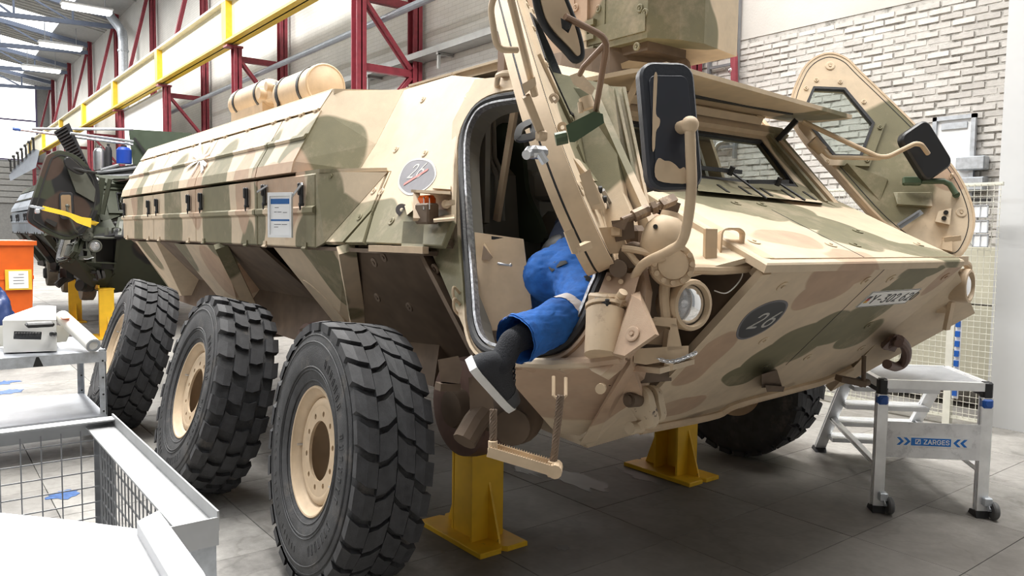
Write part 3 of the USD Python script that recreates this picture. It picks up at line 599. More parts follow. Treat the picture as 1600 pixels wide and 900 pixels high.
def make_wheel(name, label, kind, loc, rot, group=None):
    t = Thing(name, label, 'wheel', loc, np.zeros(3), group, rot=rot); part0 = t.part; t.part = lambda nm, m, *a, **k: part0(nm, xf(m if not isinstance(m, list) else cat(*m), np.diag([WK, WK, WK, 1.])), *a, **k); R, w = .622, .37
    prof = [(.302, -.12), (.304, -.14), (.312, -.154), (.36, -.176), (.43, -.186), (.49, -.186), (.545, -.178), (.585, -.165), (.598, -.15), (.602, 0), (.598, .15), (.585, .165), (.545, .178), (.46, .187), (.36, .176), (.30, .152), (.29, .13)]
    O, Yp = np.zeros(3), np.array([0, 1., 0])
    tp = t.part('tyre', lathe(prof, O, Yp, 80), M['tyre'], smooth=50)
    for r, y in ((.335, .166), (.385, .181), (.40, .183), (.52, .184), (.555, .176)): t.part('sidewall_ring', lathe([(r - .004, -y - .0005), (r, -y - .004), (r + .004, -y - .0005)], O, Yp, 64), M['tyre'], parent=tp)
    let = []
    for k in range(26):
        if k % 9 not in (7, 8): let.append(xf(cat(box((-.007, -.187, .455), (.006, .003, .045)), box((.007, -.187, .455), (.006, .003, .045)), box((0, -.187, .474 if k % 2 else .437), (.02, .003, .006))), rotm(k * .10 + .3, [0, 1, 0])))
    for k in range(20):
        if k % 7 != 6: let.append(xf(box((0, -.1865, .465), (.014, .003, .030)), rotm(PI + k * .09, [0, 1, 0])))
    t.part('sidewall_marking', cat(*let), M['tyre'], parent=tp, kind='stuff')
    if kind == 'zig':
        rows = [(-.179, -.085, .0, .32, .74, 0.), (-.083, -.002, .30, -.06, .80, .18), (.002, .083, .12, .48, .80, .38), (.085, .179, .42, .74, .74, .62)]; lug = tread(None, R + .003, w, 28, rows, .09, .027)
    else:
        rows = [(-.180, -.095, .0, .10, .56, 0.), (-.088, -.010, .0, .12, .60, .52), (.004, .080, .1, .0, .60, .05), (.095, .180, .10, .0, .56, .52)]; lug = tread(None, R + .004, w, 23, rows, .06, .03)
    t.part('tread', lug, M['lug'], smooth=False, parent=tp, kind='stuff')
    rim = lathe([(.305, -.13), (.311, -.150), (.306, -.158), (.298, -.156), (.290, -.142), (.274, -.128), (.262, -.118), (.256, -.10), (.250, -.06), (.246, .02), (.25, .13), (.30, .15)], O, Yp, 64)
    rp = t.part('rim', rim, M['sand'], smooth=40)
    disc = Point(0, 0).buffer(.236, quad_segs=16).difference(Point(0, 0).buffer(.142, quad_segs=16))
    for k in range(10): disc = disc.difference(Point(.176 * math.cos(k * PI / 5 + .3), .176 * math.sin(k * PI / 5 + .3)).buffer(.0135, quad_segs=5))
    t.part('wheel_disc', ext(disc, .104, .118, Fr(O, (1, 0, 0), (0, 0, 1))), M['sand'], parent=rp)
    t.part('hub_flange', lathe([(.258, -.10), (.250, -.113), (.240, -.119), (.226, -.122), (.214, -.118)], O, Yp, 48), M['sand'], parent=rp)
    for a in (2.0, 4.6): t.part('valve', xf(cyl((0, -.10, .252), (0, -.140, .258), .006, 8), rotm(a, [0, 1, 0])), M['steel'], parent=rp)
    return t
def lean_h(L): L = math.radians(L); return WK * (.622 * math.cos(L) + .155 * math.sin(L))
W1 = make_wheel('truck_wheel', 'nearest and largest truck wheel with a zigzag tread, leaning in front of the yellow stand', 'zig', (-3.23, 1.54, lean_h(7)), (-7, 0, -5), 'loose wheels leaning on the vehicle')
make_wheel('truck_wheel', 'middle leaning truck wheel with separate blocky tread lugs', 'block', (-4.82, 1.44, lean_h(15)), (-15, 20, -3), 'loose wheels leaning on the vehicle')
copy_of(W1, 'truck_wheel', 'rearmost of the three leaning truck wheels, behind the grey table leg', 'wheel', (-6.79, 1.39, lean_h(18)), (-18, 37, -5), 'loose wheels leaning on the vehicle')
copy_of(W1, 'truck_wheel', 'truck wheel in the shade on the far side beside the platform steps', 'wheel', (-3.42, 4.82, lean_h(8)), (-8, 11, 180), 'loose wheels leaning on the vehicle')

def vehicle(label, loc, mats, main=True):
    C, SAND, UND, HAND = mats['camo'], mats['sand'], mats['under'], mats['handle']; BX = mats.get('boxes', C)
    t = Thing('armoured_vehicle', label, 'armoured vehicle', loc, BASE)
    X0, XB = -8.85, -4.0
    # ---- hull shell
    roof = ext(Polygon([(X0, 2.0), (-4.3, 2.0), (-4.1, 2.3), (-2.95, 2.34), (-2.95, 4.10), (-4.1, 4.14), (-4.3, 4.44), (X0, 4.44)]), 2.42, 2.45)
    hatch = Polygon([(-3.05, 2.5), (-3.05, 3.94), (-3.2, 3.94), (-3.2, 2.5)])
    roof = cat(roof, hull([(-2.95, 2.34, 2.45), (-2.95, 4.1, 2.45), (-2.95, 2.34, 2.42), (-2.95, 4.1, 2.42), (-2.74, 2.46, 2.27), (-2.74, 3.98, 2.27), (-2.72, 2.46, 2.31), (-2.72, 3.98, 2.31)]))
    rp = t.part('roof_plate', roof, C, smooth=False)
    seam = [ext(shapely.box(-3.9, 2.32, -2.98, 2.345), 2.45, 2.456), box((-3.45, 2.33, 2.448), (.004, .3, .012))]
    t.part('roof_edge_strip', cat(ext(shapely.box(-3.95, 2.3, -3.5, 2.40), 2.45, 2.462), ext(shapely.box(-3.49, 2.3, -2.98, 2.40), 2.45, 2.462)), C, smooth=False)
    mainp = pxpoly(SL, [(631, 140), (706, 117), (760, 122), (742, 160), (716, 196), (708, 260), (706, 345), (690, 384), (571, 379), (584, 333), (611, 268), (561, 266), (587, 225)])
    up = t.part('upper_side_plate', extc(mainp, -.025, 0, SL), C, smooth=False)
    strip1 = pxpoly(SL, [(611, 269), (580, 336), (567, 379), (540, 379), (582, 331), (608, 270)])
    strip2 = pxpoly(SL, [(605, 270), (581, 330), (537, 379), (507, 379)])
    t.part('upper_side_plate', ext(strip1, -.025, .004, SL), C, smooth=False); t.part('upper_side_plate', ext(strip2, -.025, .008, SL), C, smooth=False)
    s45 = SL.p(-4.3, .46)
    lidp = [(1.735, 1.945), (1.75, 2.01), (1.92, 2.32), (2.0, 2.44)]
    fair = hull([(-4.32, y, z) for y, z in lidp] + [(-4.32, 2.3, 1.95), (-4.2, 2.35, 2.44)] + [SL.P(*q) for q in ((631, 140), (587, 225), (561, 266))] + [SL.P(631, 140) + [0, .1, -.05], SL.P(561, 266) + [0, .2, 0]])
    t.part('fairing_plate', fair, C, smooth=False)
    t.part('side_ledge', plate([(-4.3, 1.76, 1.945), (-3.97, 1.76, 1.945), (-3.62, 1.98, 1.945), (-3.97, 2.1, 1.945), (-4.3, 2.1, 1.945)], .02, (0, 0, 1)), C, smooth=False)
    for P_ in [(619, 234), (664, 240), (612, 346), (697, 319), (661, 156), (731, 149), (596, 300)]:
        if pxpoly(SL, [(620, 130), (760, 118), (706, 345), (690, 384), (500, 380), (560, 262)]).contains(Point(*SL.px(*P_))): t.part('armour_bolt', boltdisc(SL.P(*P_), SL.n), C, parent=up)
    for P_ in [(586, 300), (564, 341)]: t.part('armour_bolt', boltdisc(SL.P(*P_) + SL.n * .008, SL.n), C, parent=up)
    # hidden inner shell of both sides, rear and floor of the troop space
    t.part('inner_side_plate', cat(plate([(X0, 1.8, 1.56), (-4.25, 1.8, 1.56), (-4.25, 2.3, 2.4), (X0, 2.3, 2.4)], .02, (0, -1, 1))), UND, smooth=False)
    far = cat(plate([(X0, 4.69, 1.54), (-3.3, 4.69, 1.54), (-3.3, 4.14, 2.45), (X0, 4.14, 2.45)], .025, (0, 1, 1)))
    t.part('far_side_plate', far, C, smooth=False)
    t.part('rear_plate', plate([(X0, 1.78, 1.5), (X0, 2.01, 2.45), (X0, 4.43, 2.45), (X0, 4.66, 1.5)], .03, (-1, 0, 0)), C, smooth=False)
    # lower hull
    tub = hull([(x, y, z) for x in (-8.7, -2.62) for y, z in ((2.32, 1.53), (2.2, .76), (4.24, .76), (4.12, 1.53))])
    tub = hull([(-8.7, 2.32, 1.52), (-8.7, 2.25, .85), (-8.7, 4.19, .85), (-8.7, 4.12, 1.52), (-3.5, 2.32, 1.52), (-3.5, 2.2, .78), (-3.5, 4.24, .78), (-3.5, 4.12, 1.52)])
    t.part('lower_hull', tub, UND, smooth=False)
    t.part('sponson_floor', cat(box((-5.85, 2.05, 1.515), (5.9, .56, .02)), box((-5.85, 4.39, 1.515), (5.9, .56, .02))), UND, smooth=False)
    def strut(a, b, c, d, nm=C):
        q = [ay(*a, 1.775), ay(*b, 1.775), ay(*c, 2.16), ay(*d, 2.16)]
        return hull(q + [p + [0, .5, 0] for p in q[:2]] + [p + [0, .15, 0] for p in q[2:]])
    t.part('hull_strut', strut((211, 377), (244, 378), (284, 462), (272, 462)), C, smooth=False)
    t.part('hull_strut', strut((272, 381), (347, 383), (372, 478), (352, 478)), C, smooth=False)
    s3 = t.part('hull_strut', strut((427, 386), (541, 388), (548, 508), (528, 512)), C, smooth=False)
    for (a, b) in (((345, 383), (392, 480)), ((541, 388), (560, 508))):
        pa, pb = ay(*a, 1.76), ay(*b, 2.14); t.part('strut_flange', bar(pa, pb, .05, .09, (0, 1, 0)), C, smooth=False)
    q = ay(516, 470, 2.07); 
    pf = Fr(q + [0, -.035, 0], (1, 0, 0), (0, .42, -.55)); pf = Fr(pf.o, pf.u, -pf.v)
    cover = affinity.rotate(affinity.scale(Point(0, 0).buffer(.1, quad_segs=10), .8, 1.9), 30); t.part('inspection_cover', ext(cover, -.01, .012, pf), C, parent=s3)
    # front arch: sloped dark panels
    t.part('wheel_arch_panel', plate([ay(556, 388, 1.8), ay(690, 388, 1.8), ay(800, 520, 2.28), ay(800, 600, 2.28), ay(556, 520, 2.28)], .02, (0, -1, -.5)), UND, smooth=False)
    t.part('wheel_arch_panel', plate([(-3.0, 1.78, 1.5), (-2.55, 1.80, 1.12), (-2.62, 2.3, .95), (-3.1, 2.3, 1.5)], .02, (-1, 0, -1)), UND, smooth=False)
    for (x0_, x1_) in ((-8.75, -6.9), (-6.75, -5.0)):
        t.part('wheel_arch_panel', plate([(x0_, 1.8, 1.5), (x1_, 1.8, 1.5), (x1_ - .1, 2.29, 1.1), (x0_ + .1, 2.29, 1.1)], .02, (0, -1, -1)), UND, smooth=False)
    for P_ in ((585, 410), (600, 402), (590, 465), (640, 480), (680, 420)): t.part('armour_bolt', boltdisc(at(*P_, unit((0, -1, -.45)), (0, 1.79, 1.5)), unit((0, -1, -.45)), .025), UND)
    # ---- storage boxes with lids
    seams = [ay(x, 345, 1.75)[0] for x in (240, 306, 402)]; xs = [X0] + seams + [XB]
    sl_px = [(239, 289), (307, 276), (402, 262)]; ls = [ay(*p, 1.75)[0] for p in sl_px]; lx = [X0] + ls + [-4.3]
    lat = [(196, 327), (234, 324), (247, 322), (297, 317), (316, 315), (388, 309), (416, 305), (474, 304)]
    for k in range(4):
        a, b = xs[k] + .006, xs[k + 1] - .006
        bx_ = t.part('storage_box', cbox(((a + b) / 2, 1.99, (1.515 + 1.925) / 2), (b - a, .48, .41), .008), BX, smooth=False)
        rib = sweep([(a, 1.748, 1.725), (b, 1.748, 1.725)], np.array([(-.022, .004), (-.012, -.018), (.012, -.018), (.022, .004)]), up=(0, 0, 1))
        rib = hull([(x, y, z) for x in (a, b) for y, z in ((1.752, 1.70), (1.732, 1.712), (1.732, 1.738), (1.752, 1.75))]); t.part('box_rib', rib, BX, parent=bx_, smooth=False)
        for f in (.15, .85): x = a + (b - a) * f; t.part('box_hinge', cat(cyl((x - .03, 1.742, 1.512), (x + .03, 1.742, 1.512), .008, 8), box((x, 1.746, 1.53), (.05, .008, .03))), C, parent=bx_)
        for p in lat[2 * k:2 * k + 2]:
            c = ay(*p, 1.745); g = t.part('latch', cat(cbox(c + [0, -.012, .0], (.035, .02, .13), .008), cyl(c + [0, -.026, -.055], c + [0, .0, -.055], .010, 8), cbox(c + [0, -.026, .03], (.024, .014, .07), .006), tube([c + [-.012, -.02, -.05], c + [0, -.02, -.085], c + [.012, -.02, -.05]], .004, 6)), M['black'], parent=bx_)
        a, b = lx[k] + .007, lx[k + 1] - .007
        prof = [(1.735, 1.945), (1.75, 2.01), (1.832, 2.158), (1.826, 2.166), (1.84, 2.185), (1.915, 2.312), (2.2, 2.312), (2.2, 1.945)]
        top = hull([(x, y, z) for x in (a, b) for y, z in ((1.735, 1.945), (1.75, 2.01), (1.918, 2.315), (2.25, 2.315), (2.25, 1.945))])
        ld = t.part('box_lid', top, BX, smooth=False)
        nrm = unit((0, -.88, .48)); p0, p1 = np.array([a, 1.829, 2.158]), np.array([b, 1.829, 2.158])
        t.part('lid_rib', hull([p + nrm * h + np.array([0, .55, .83]) * s for p in (p0, p1) for h, s in ((0, -.022), (.014, -.010), (.014, .010), (0, .022))]), C, parent=ld, smooth=False)
        for f in (.12, .5, .88): x = a + (b - a) * f; t.part('lid_hinge', cat(cyl((x - .035, 1.922, 2.325), (x + .035, 1.922, 2.325), .010, 8), box((x, 1.925, 2.318), (.03, .03, .012))), SAND, parent=ld)
    t.part('roof_side_strip', hull([(x, y, z) for x in (X0, -4.33) for y, z in ((1.925, 2.332), (2.005, 2.455), (2.06, 2.455), (2.06, 2.332))]), C, smooth=False)
    _e = [np.array((-4.0, 1.752, 1.93)), np.array((-4.0, 1.752, 1.52)), SL.P(507, 379, .01), SL.P(605, 269, .01)]; t.part('box_end_plate', hull(_e + [p + np.array([-.03, .05, 0]) for p in _e]), C, smooth=False)
    for (x, y) in ((517, 275), (502, 357)): q = at(x, y, np.cross(_e[3] - _e[1], _e[0] - _e[1]), _e[0]); t.part('armour_bolt', hexbolt(q, (.35, -.94, 0), .014), C)
    # ---- far side boxes
    t.part('far_storage_box', cat(*[cbox(((xs[k] + xs[k + 1]) / 2, 4.45, 1.72), (xs[k + 1] - xs[k] - .01, .48, .41), .008) for k in range(1)] + [hull([(x, YM - y, z) for x in (X0, -4.3) for y, z in lidp + [(2.2, 1.94)]])]), C, smooth=False)
    for k in range(1, 4): t.part('far_storage_box', cbox(((xs[k] + xs[k + 1]) / 2, 4.45, 1.72), (xs[k + 1] - xs[k] - .01, .48, .41), .008), C, smooth=False)
    # ---- cab door facet
    outer = pxpoly(DP, [(655, 350), (742, 553), (764, 563), (868, 566), (975, 556), (1002, 520), (1010, 450), (985, 330), (972, 300), (950, 132), (860, 112), (742, 124), (707, 190), (699, 345)])
    fac = t.part('door_frame_plate', extc(outer.difference(dop), -.04, 0, DP), C, smooth=False)
    rim3 = [DP.p(a, b, .012) for a, b in dring]
    t.part('door_seal', sweep(rim3, ngon(.017, 8), True), M['black'])
    inner = np.array(dop.buffer(-.028).exterior.coords)[:-1]
    t.part('door_seal_lip', sweep([DP.p(a, b, .008) for a, b in inner], rsec(.012, .03), True, up=DP.n), M['seal'])
    outr = np.array(dop.buffer(.035).exterior.coords)[:-1]
    t.part('door_rim', sweep([DP.p(a, b, .004) for a, b in outr], rsec(.012, .022), True, up=DP.n), C)
    t.part('door_jamb', ext(dop.buffer(.002).difference(dop.buffer(-.012)), -.10, 0, DP), M['inside'], smooth=False)
    cheek = [DP.P(655, 350), DP.P(700, 346), DP.P(706, 384), DP.P(664, 386)]
    t.part('arch_cheek', hull([SL.P(627, 386) + [0, 0, 0], SL.P(660, 386), SL.P(663, 346), SL.P(630, 346), DP.P(655, 348, .01), DP.P(712, 345, .01), DP.P(664, 386, .01), DP.P(705, 386, .01)]), C, smooth=False)
    t.part('arch_edge_bar', bar(ay(580, 388, 1.74), ay(665, 391, 1.74), .03, .03), SAND, smooth=False)
    tie = lambda p: tube(smooth_path([p + DP.n * .0, p + DP.n * .035 + [0, 0, .012], p + DP.n * .035 + [.0, 0, -.03], p + [0, 0, -.05]], 5), .006, 6)
    for p in ((718, 458), (719, 476)): t.part('tie_loop', tie(DP.P(*p)), SAND)
    # ---- lower cab side and nose
    sillz = DP.P(860, 566)[2]
    A0, A1, A2 = DP.P(742, 553), DP.P(868, 566), DP.P(975, 556)
    B0, B1 = np.array((-2.5, 2.12, .86)), np.array((-2.38, 2.22, .70))
    G0 = np.array((-1.66, 2.40, 1.45)); G1 = FP.P(1025, 605); G2 = FP.P(918, 699); 
    t.part('lower_side_plate', plate([DP.P(790, 562), A1, A2, ax(1005, 598, -1.98), ay(905, 695, 2.22), ay(868, 688, 2.15)], .03, (0, -1, -.6)), C, smooth=False)
    lp = t.part('nose_side_plate', hull([A2 + [0, .03, 0], A2 + [0, .03, -.03], G1 + [-.03, 0, 0], G2 + [-.03, 0, 0], ay(905, 695, 2.22), ay(905, 695, 2.22) + [0, .1, 0], G1 + [-.2, .1, 0], A2 + [-.1, .2, 0]]), C, smooth=False)
    t.part('sill_flange', tube([DP.P(x, y, .018) for x, y in ((800, 566), (868, 569), (925, 566), (972, 560))], .020, 8), C)
    sc_ = pxpoly(DP, [(800, 562), (806, 574), (822, 577), (836, 568), (852, 566), (862, 575), (876, 579), (898, 566), (914, 566), (925, 580), (940, 588), (962, 570), (970, 558)], .012); t.part('scalloped_flange', ext(sc_, -.03, .018, DP), C, smooth=False)
    fpo = pxpoly(FP, [(1196, 417), (1509, 411), (1417, 532), (1336, 566), (1290, 592), (1130, 645), (1030, 668), (1000, 672), (918, 700), (905, 690), (1025, 607)])
    fp = t.part('front_plate', extc(fpo, -.035, 0, FP, .006), C, smooth=False)
    s0, s1 = FP.px(1390, 413), FP.px(1228, 570)
    t.part('plate_seam', ext(LineString([s0, s1]).buffer(.002), 0, .0012, FP), M['dark'], parent=fp)
    nl = [FP.p(a, b, .012) for a, b in (FP.px(1196, 420), FP.px(1028, 604))]; t.part('plate_edge_bar', bar(nl[0] + [0, -.015, 0], nl[1] + [0, -.015, 0], .05, .03, FP.n), C, smooth=False)
    t.part('plate_lip', hull([p + d for p in (FP.P(1196, 417), FP.P(1509, 411)) for d in (np.zeros(3), np.array([-.03, 0, .022]), np.array([-.05, 0, .0]))]), C, smooth=False)
    for P_ in [(1222, 447), (1353, 438), (1392, 435), (1477, 432), (1193, 532), (1196, 573), (1357, 508), (1262, 558), (1346, 544)]: t.part('armour_bolt', boltdisc(FP.P(*P_), FP.n, .026), C, parent=fp)
    t.part('nose_underside', hull([FP.P(918, 700), FP.P(1290, 592), FP.P(1336, 566), FP.P(918, 700) + [-.9, 0, .05], FP.P(1336, 566) + [-1.1, .2, -.15], FP.P(918, 700) + [-.9, 0, .4], FP.P(1336, 566) + [-.9, .2, .3], FP.P(1025, 607) + [-.12, .05, 0]]), C, smooth=False)
    t.part('far_nose_side', hull([mirp + 0 for mirp in [np.array([p[0], YM - p[1], p[2]]) for p in (A0, A1, A2, FP.P(1196, 417) + [-.05, 0, 0], ay(905, 695, 2.22), ay(868, 688, 2.15))]]), C, smooth=False)
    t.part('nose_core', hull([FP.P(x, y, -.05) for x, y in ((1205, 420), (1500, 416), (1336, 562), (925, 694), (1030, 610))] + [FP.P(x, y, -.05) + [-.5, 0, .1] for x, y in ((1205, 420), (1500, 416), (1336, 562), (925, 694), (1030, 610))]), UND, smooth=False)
    # bow edge trim
    t.part('bow_trim', sweep(smooth_path([FP.P(x, y, .01) for x, y in ((1000, 672), (1055, 662), (1120, 648), (1150, 632), (1240, 608), (1290, 594), (1330, 575))], 4), ngon(.022, 8)), SAND)
    # ---- hood
    hdo = pxpoly(HD, [(1199, 412), (1508, 407), (1430, 371), (1300, 309), (1262, 297), (1090, 278), (1010, 300), (1075, 340)])
    hd = t.part('hood', extc(hdo, -.035, 0, HD, .006), C, smooth=False)
    t.part('hood_edge', bar(HD.P(1199, 412, -.02), HD.P(1060, 330, -.02), .05, .045), SAND, smooth=False)
    t.part('hood_lip', bar(HD.P(1199, 412, -.02), HD.P(1508, 407, -.02), .03, .04), SAND, smooth=False)
    t.part('hood_seam', ext(LineString([HD.px(1206, 328), HD.px(1350, 402)]).buffer(.002), 0, .0012, HD), M['dark'], parent=hd)
    for P_ in [(1178, 378), (1298, 383), (1336, 383), (1340, 362), (1435, 382), (1150, 318), (1190, 320)]: t.part('armour_bolt', boltdisc(HD.P(*P_), HD.n, .026), C, parent=hd)
    # side deck left of the hood and headlamp recess
    nose_in = [(-1.62, 2.40, 1.49), (-2.3, 2.40, 1.74), (-2.3, 2.40, 1.0), (-2.15, 2.40, .95)]
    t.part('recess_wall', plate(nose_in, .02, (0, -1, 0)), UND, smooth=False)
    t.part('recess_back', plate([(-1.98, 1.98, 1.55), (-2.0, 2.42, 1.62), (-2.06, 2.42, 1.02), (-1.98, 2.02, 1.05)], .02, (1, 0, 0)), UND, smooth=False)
    t.part('recess_floor', plate([(-1.74, 2.0, 1.16), (-1.93, 2.42, 1.12), (-2.1, 2.42, 1.12), (-2.05, 1.95, 1.14)], .02, (0, 0, 1)), C, smooth=False)
    t.part('side_deck', plate([(-1.66, 2.42, 1.52), (-1.72, 2.05, 1.49), (-2.0, 1.96, 1.52), (-2.25, 2.08, 1.62), (-2.4, 2.43, 1.80)], .02, (0, 0, 1)), C, smooth=False)
    t.part('far_side_deck', plate([(-1.66, 4.0, 1.52), (-1.74, 4.35, 1.49), (-2.0, 4.45, 1.50), (-2.5, 4.5, 1.82), (-2.4, 4.0, 1.82)], .02, (0, 0, 1)), C, smooth=False)
    # ---- windscreen and its frame
    wso = Polygon([(-.80, -.02), (1.0, -.02), (1.02, .53), (-.80, .53)]); wsi = Polygon([(-.66, .03), (.70, .03), (.74, .43), (-.64, .43)])
    wf_ = t.part('windscreen_frame', extc(wso.difference(wsi), -.05, 0, WS), mats['frame'], smooth=False)
    t.part('windscreen', ext(wsi, -.04, -.028, WS), M['pane'], smooth=False)
    t.part('glass_gasket', sweep([WS.p(a, b, -.012) for a, b in np.array(wsi.buffer(-.012).exterior.coords)[:-1]], rsec(.024, .02), True, up=WS.n), M['black'])
    t.part('screen_header', bar(WS.p(-.8, .50, .0), WS.p(1.02, .50, .0), .07, .06, WS.n), mats['frame'], smooth=False)
    # pillars
    def pillar(pts, n=(1, -.6, .5)): return plate(pts, .03, n)
    p1 = [(-2.43, 2.57, 1.80), (-2.80, 2.52, 2.30), (-2.88, 2.30, 2.32), (-2.30, 2.30, 1.72)]
    p2 = [(-2.30, 2.30, 1.72), (-2.88, 2.30, 2.32), DP.P(946, 140), DP.P(1000, 380)]
    for p_ in (p1, p2):
        t.part('pillar_plate', pillar(p_), C, smooth=False); 
        if p_ is p1: t.part('pillar_plate', mir(pillar([(-2.43, 2.42, 1.80), (-2.80, 2.42, 2.30), (-2.88, 2.30, 2.32), (-2.30, 2.30, 1.72)])), C, smooth=False)
    for f in (.25, .7): q = np.array(p1[0]) * (1 - f) + np.array(p1[1]) * f; q2 = np.array(p1[3]) * (1 - f) + np.array(p1[2]) * f; t.part('armour_bolt', boltdisc((q + q2) / 2 + unit((1, -.6, .5)) * .004, (1, -.6, .5), .024), C)
    t.part('pillar_bar', bar((-2.30, 2.30, 1.735), (-2.88, 2.30, 2.335), .03, .03), C, smooth=False); t.part('pillar_bar', mir(bar((-2.30, 2.30, 1.735), (-2.88, 2.30, 2.335), .05, .05)), SAND, smooth=False)
    t.part('pillar_bar', mir(bar((-2.34, 2.42, 1.80), (-2.86, 2.38, 2.33), .03, .04)), C, smooth=False)
    # deflector slats below the windscreen
    df = t.part('deflector_plate', hull([HD.P(x, y, c) for x, y in ((1090, 298), (1285, 317), (1268, 300), (1092, 280)) for c in (0, .022)]), mats['frame'], smooth=False)
    for k in range(5):
        x = 1112 + 34 * k; a, b = HD.P(x, 282 + 3.2 * k, .024), HD.P(x + 26, 300 + 3.0 * k, .024)
        t.part('deflector_slot', bar(a, b, .018, .004, HD.n), M['dark'], parent=df, smooth=False)
    for (x0_, y0_, x1_, y1_) in ((1098, 262, 1196, 318), (1196, 280, 1250, 305)) if main else ():
        pass
    for (a, b, c) in (((1198, 310), (1140, 267), (1092, 262)), ((1258, 313), (1214, 284), (1168, 284))):
        A, B, D_ = HD.P(*a, .025), WS.P(*b, .045), WS.P(*c, .03)
        w = t.part('wiper', cat(tube([A, B], .006, 6), bar(B, D_, .012, .02), bar(B, B * 1.4 - D_ * .4, .012, .02), cyl(B - [0, 0, .02], B + [0.02, 0, .02], .014, 8)), M['black'])
    # armoured flap folded up over the windscreen
    fl = [ax(1096, 122, -2.42), ax(1334, 184, -2.42), ax(1254, 188, -2.78), (-2.78, 2.6, 2.37)]
    fl[0] = np.array([-2.36, 2.62, fl[0][2] + .03]); 
    zf = 2.325
    flap = hull([(-2.36, 2.70, zf + .04), (-2.36, 4.31, zf - .027), (-2.78, 4.45, zf + .0), (-2.78, 2.55, zf + .005)] + [(-2.36, 2.70, zf + .062), (-2.36, 4.31, zf - .005), (-2.78, 4.45, zf + .022), (-2.78, 2.55, zf + .027)])
    fp_ = t.part('windscreen_flap', flap, C, smooth=False)
    for y in (2.75, 3.3, 3.95): t.part('flap_hinge', cat(cyl((-2.8, y - .06, zf), (-2.8, y + .06, zf), .018, 8), box((-2.76, y, zf - .012), (.08, .08, .012))), SAND, parent=fp_)
    t.part('flap_stay', bar((-2.62, 4.16, zf - .02), (-2.78, 4.1, 2.12), .025, .03), M['dark'], parent=fp_, smooth=False)
    t.part('flap_stay', bar((-2.55, 2.72, zf + .01), (-2.66, 2.62, 2.0), .03, .03), SAND, parent=fp_, smooth=False)
    t.part('flap_rib', bar((-2.60, 2.9, zf + .0), (-2.52, 3.95, zf - .015), .02, .02), M['dark'], parent=fp_, smooth=False)
    t.part('flap_latch', hull([(-2.40, 2.5, zf + .045), (-2.40, 2.66, zf + .055), (-2.44, 2.5, zf + .015), (-2.44, 2.66, zf + .04), (-2.42, 2.47, zf + .03)]), SAND, parent=fp_, smooth=False)
    # ---- cab interior seen through the opening
    t.part('cab_floor', box((-2.85, 3.22, 1.10), (1.2, 1.8, .03)), M['inside'], smooth=False)
    t.part('cab_bulkhead', hull([(x, YC + sy * y, z) for x in (-3.72, -3.68) for sy in (-1, 1) for y, z in ((.85, 1.1), (1.2, 1.56), (.84, 2.38))]), M['inside'], smooth=False)
    t.part('cab_far_wall', hull([(x, y + d, z) for d in (0, .03) for x, y, z in ((-3.68, 4.55, 1.1), (-3.15, 4.5, 1.1), (-3.68, 4.1, 2.38), (-3.35, 4.08, 2.36))]), M['inside'], smooth=False); t.part('door_seal', sweep(smooth_path([ay(x, y, 4.42) for x, y in ((1118, 250), (1122, 226), (1150, 218), (1190, 214), (1212, 226), (1236, 256), (1252, 274), (1232, 283), (1180, 286), (1130, 284), (1119, 276))], 4, True), ngon(.016, 8), True), M['seal'])
    t.part('transmission_tunnel', cbox((-2.75, 3.22, 1.35), (1.5, .7, .5), .04), M['inside'], smooth=False)
    t.part('dashboard', cat(cbox((-2.42, 2.75, 1.62), (.22, .6, .22), .03), cbox((-2.42, 3.7, 1.62), (.22, .6, .22), .03)), M['dark'], smooth=False)
    for y in (2.58, 3.86):
        t.part('seat_cushion', cbox((-3.1, y, 1.36), (.5, .5, .14), .05), M['seat']); t.part('seat_backrest', cbox((-3.38, y, 1.68), (.13, .48, .58), .05, rotm(-.12, [0, 1, 0])), M['seat'])
        t.part('seat_base', cbox((-3.1, y, 1.20), (.4, .4, .2), .02), M['dark'])
    if main:
        t.part('interior_pipe', tube([ay(764, 170, 2.45), ay(766, 250, 2.4), ay(776, 275, 2.4), ay(778, 345, 2.4)], .014, 8), M['inside']); t.part('interior_pipe', tube([ay(771, 168, 2.45), ay(773, 246, 2.42), ay(784, 271, 2.42), ay(786, 345, 2.42)], .012, 8), M['inside'])
        t.part('interior_brace', bar(ay(806, 160, 2.3), ay(776, 345, 2.3), .04, .02, (0, 1, 0)), M['sand'], smooth=False)
        t.part('interior_post', bar(ay(754, 165, 2.3), ay(752, 350, 2.25), .1, .03, (0, 1, 0)), M['inside'], smooth=False)
        t.part('ceiling_box', cbox(ay(868, 292, 2.9), (.34, .3, .16), .02), mats['grey'])
        _dr = smooth_path([ay(x, y, 2.62) for x, y in ((772, 205), (800, 195), (815, 240), (822, 300), (842, 345), (848, 378), (815, 376), (770, 368), (764, 290))], 4, True); t.part('drape', plate(_dr, .03, (0, -1, 0)), mats['drape'], smooth=False)
        t.part('spare_seat_back', hull([ay(x, y, d_) for x, y in ((846, 372), (842, 345), (856, 330), (905, 335), (930, 372), (925, 402), (850, 400)) for d_ in (2.85, 3.0)]), mats['grey'], smooth=False)
        # sheet locker standing inside the opening, with its latches
        pl = [ay(741, 362, 1.86), ay(818, 374, 2.02), ay(831, 480, 2.0), ay(812, 512, 1.95), ay(752, 518, 1.84)]
        k_ = t.part('side_locker', plate(pl, .03, (0.3, -1, 0)), M['sand'], smooth=False)
        lf = Fr(pl[0], pl[1] - pl[0], (0, 0, 1)); lf = lf if lf.n[1] < 0 else Fr(pl[0], pl[1] - pl[0], (0, 0, 1))
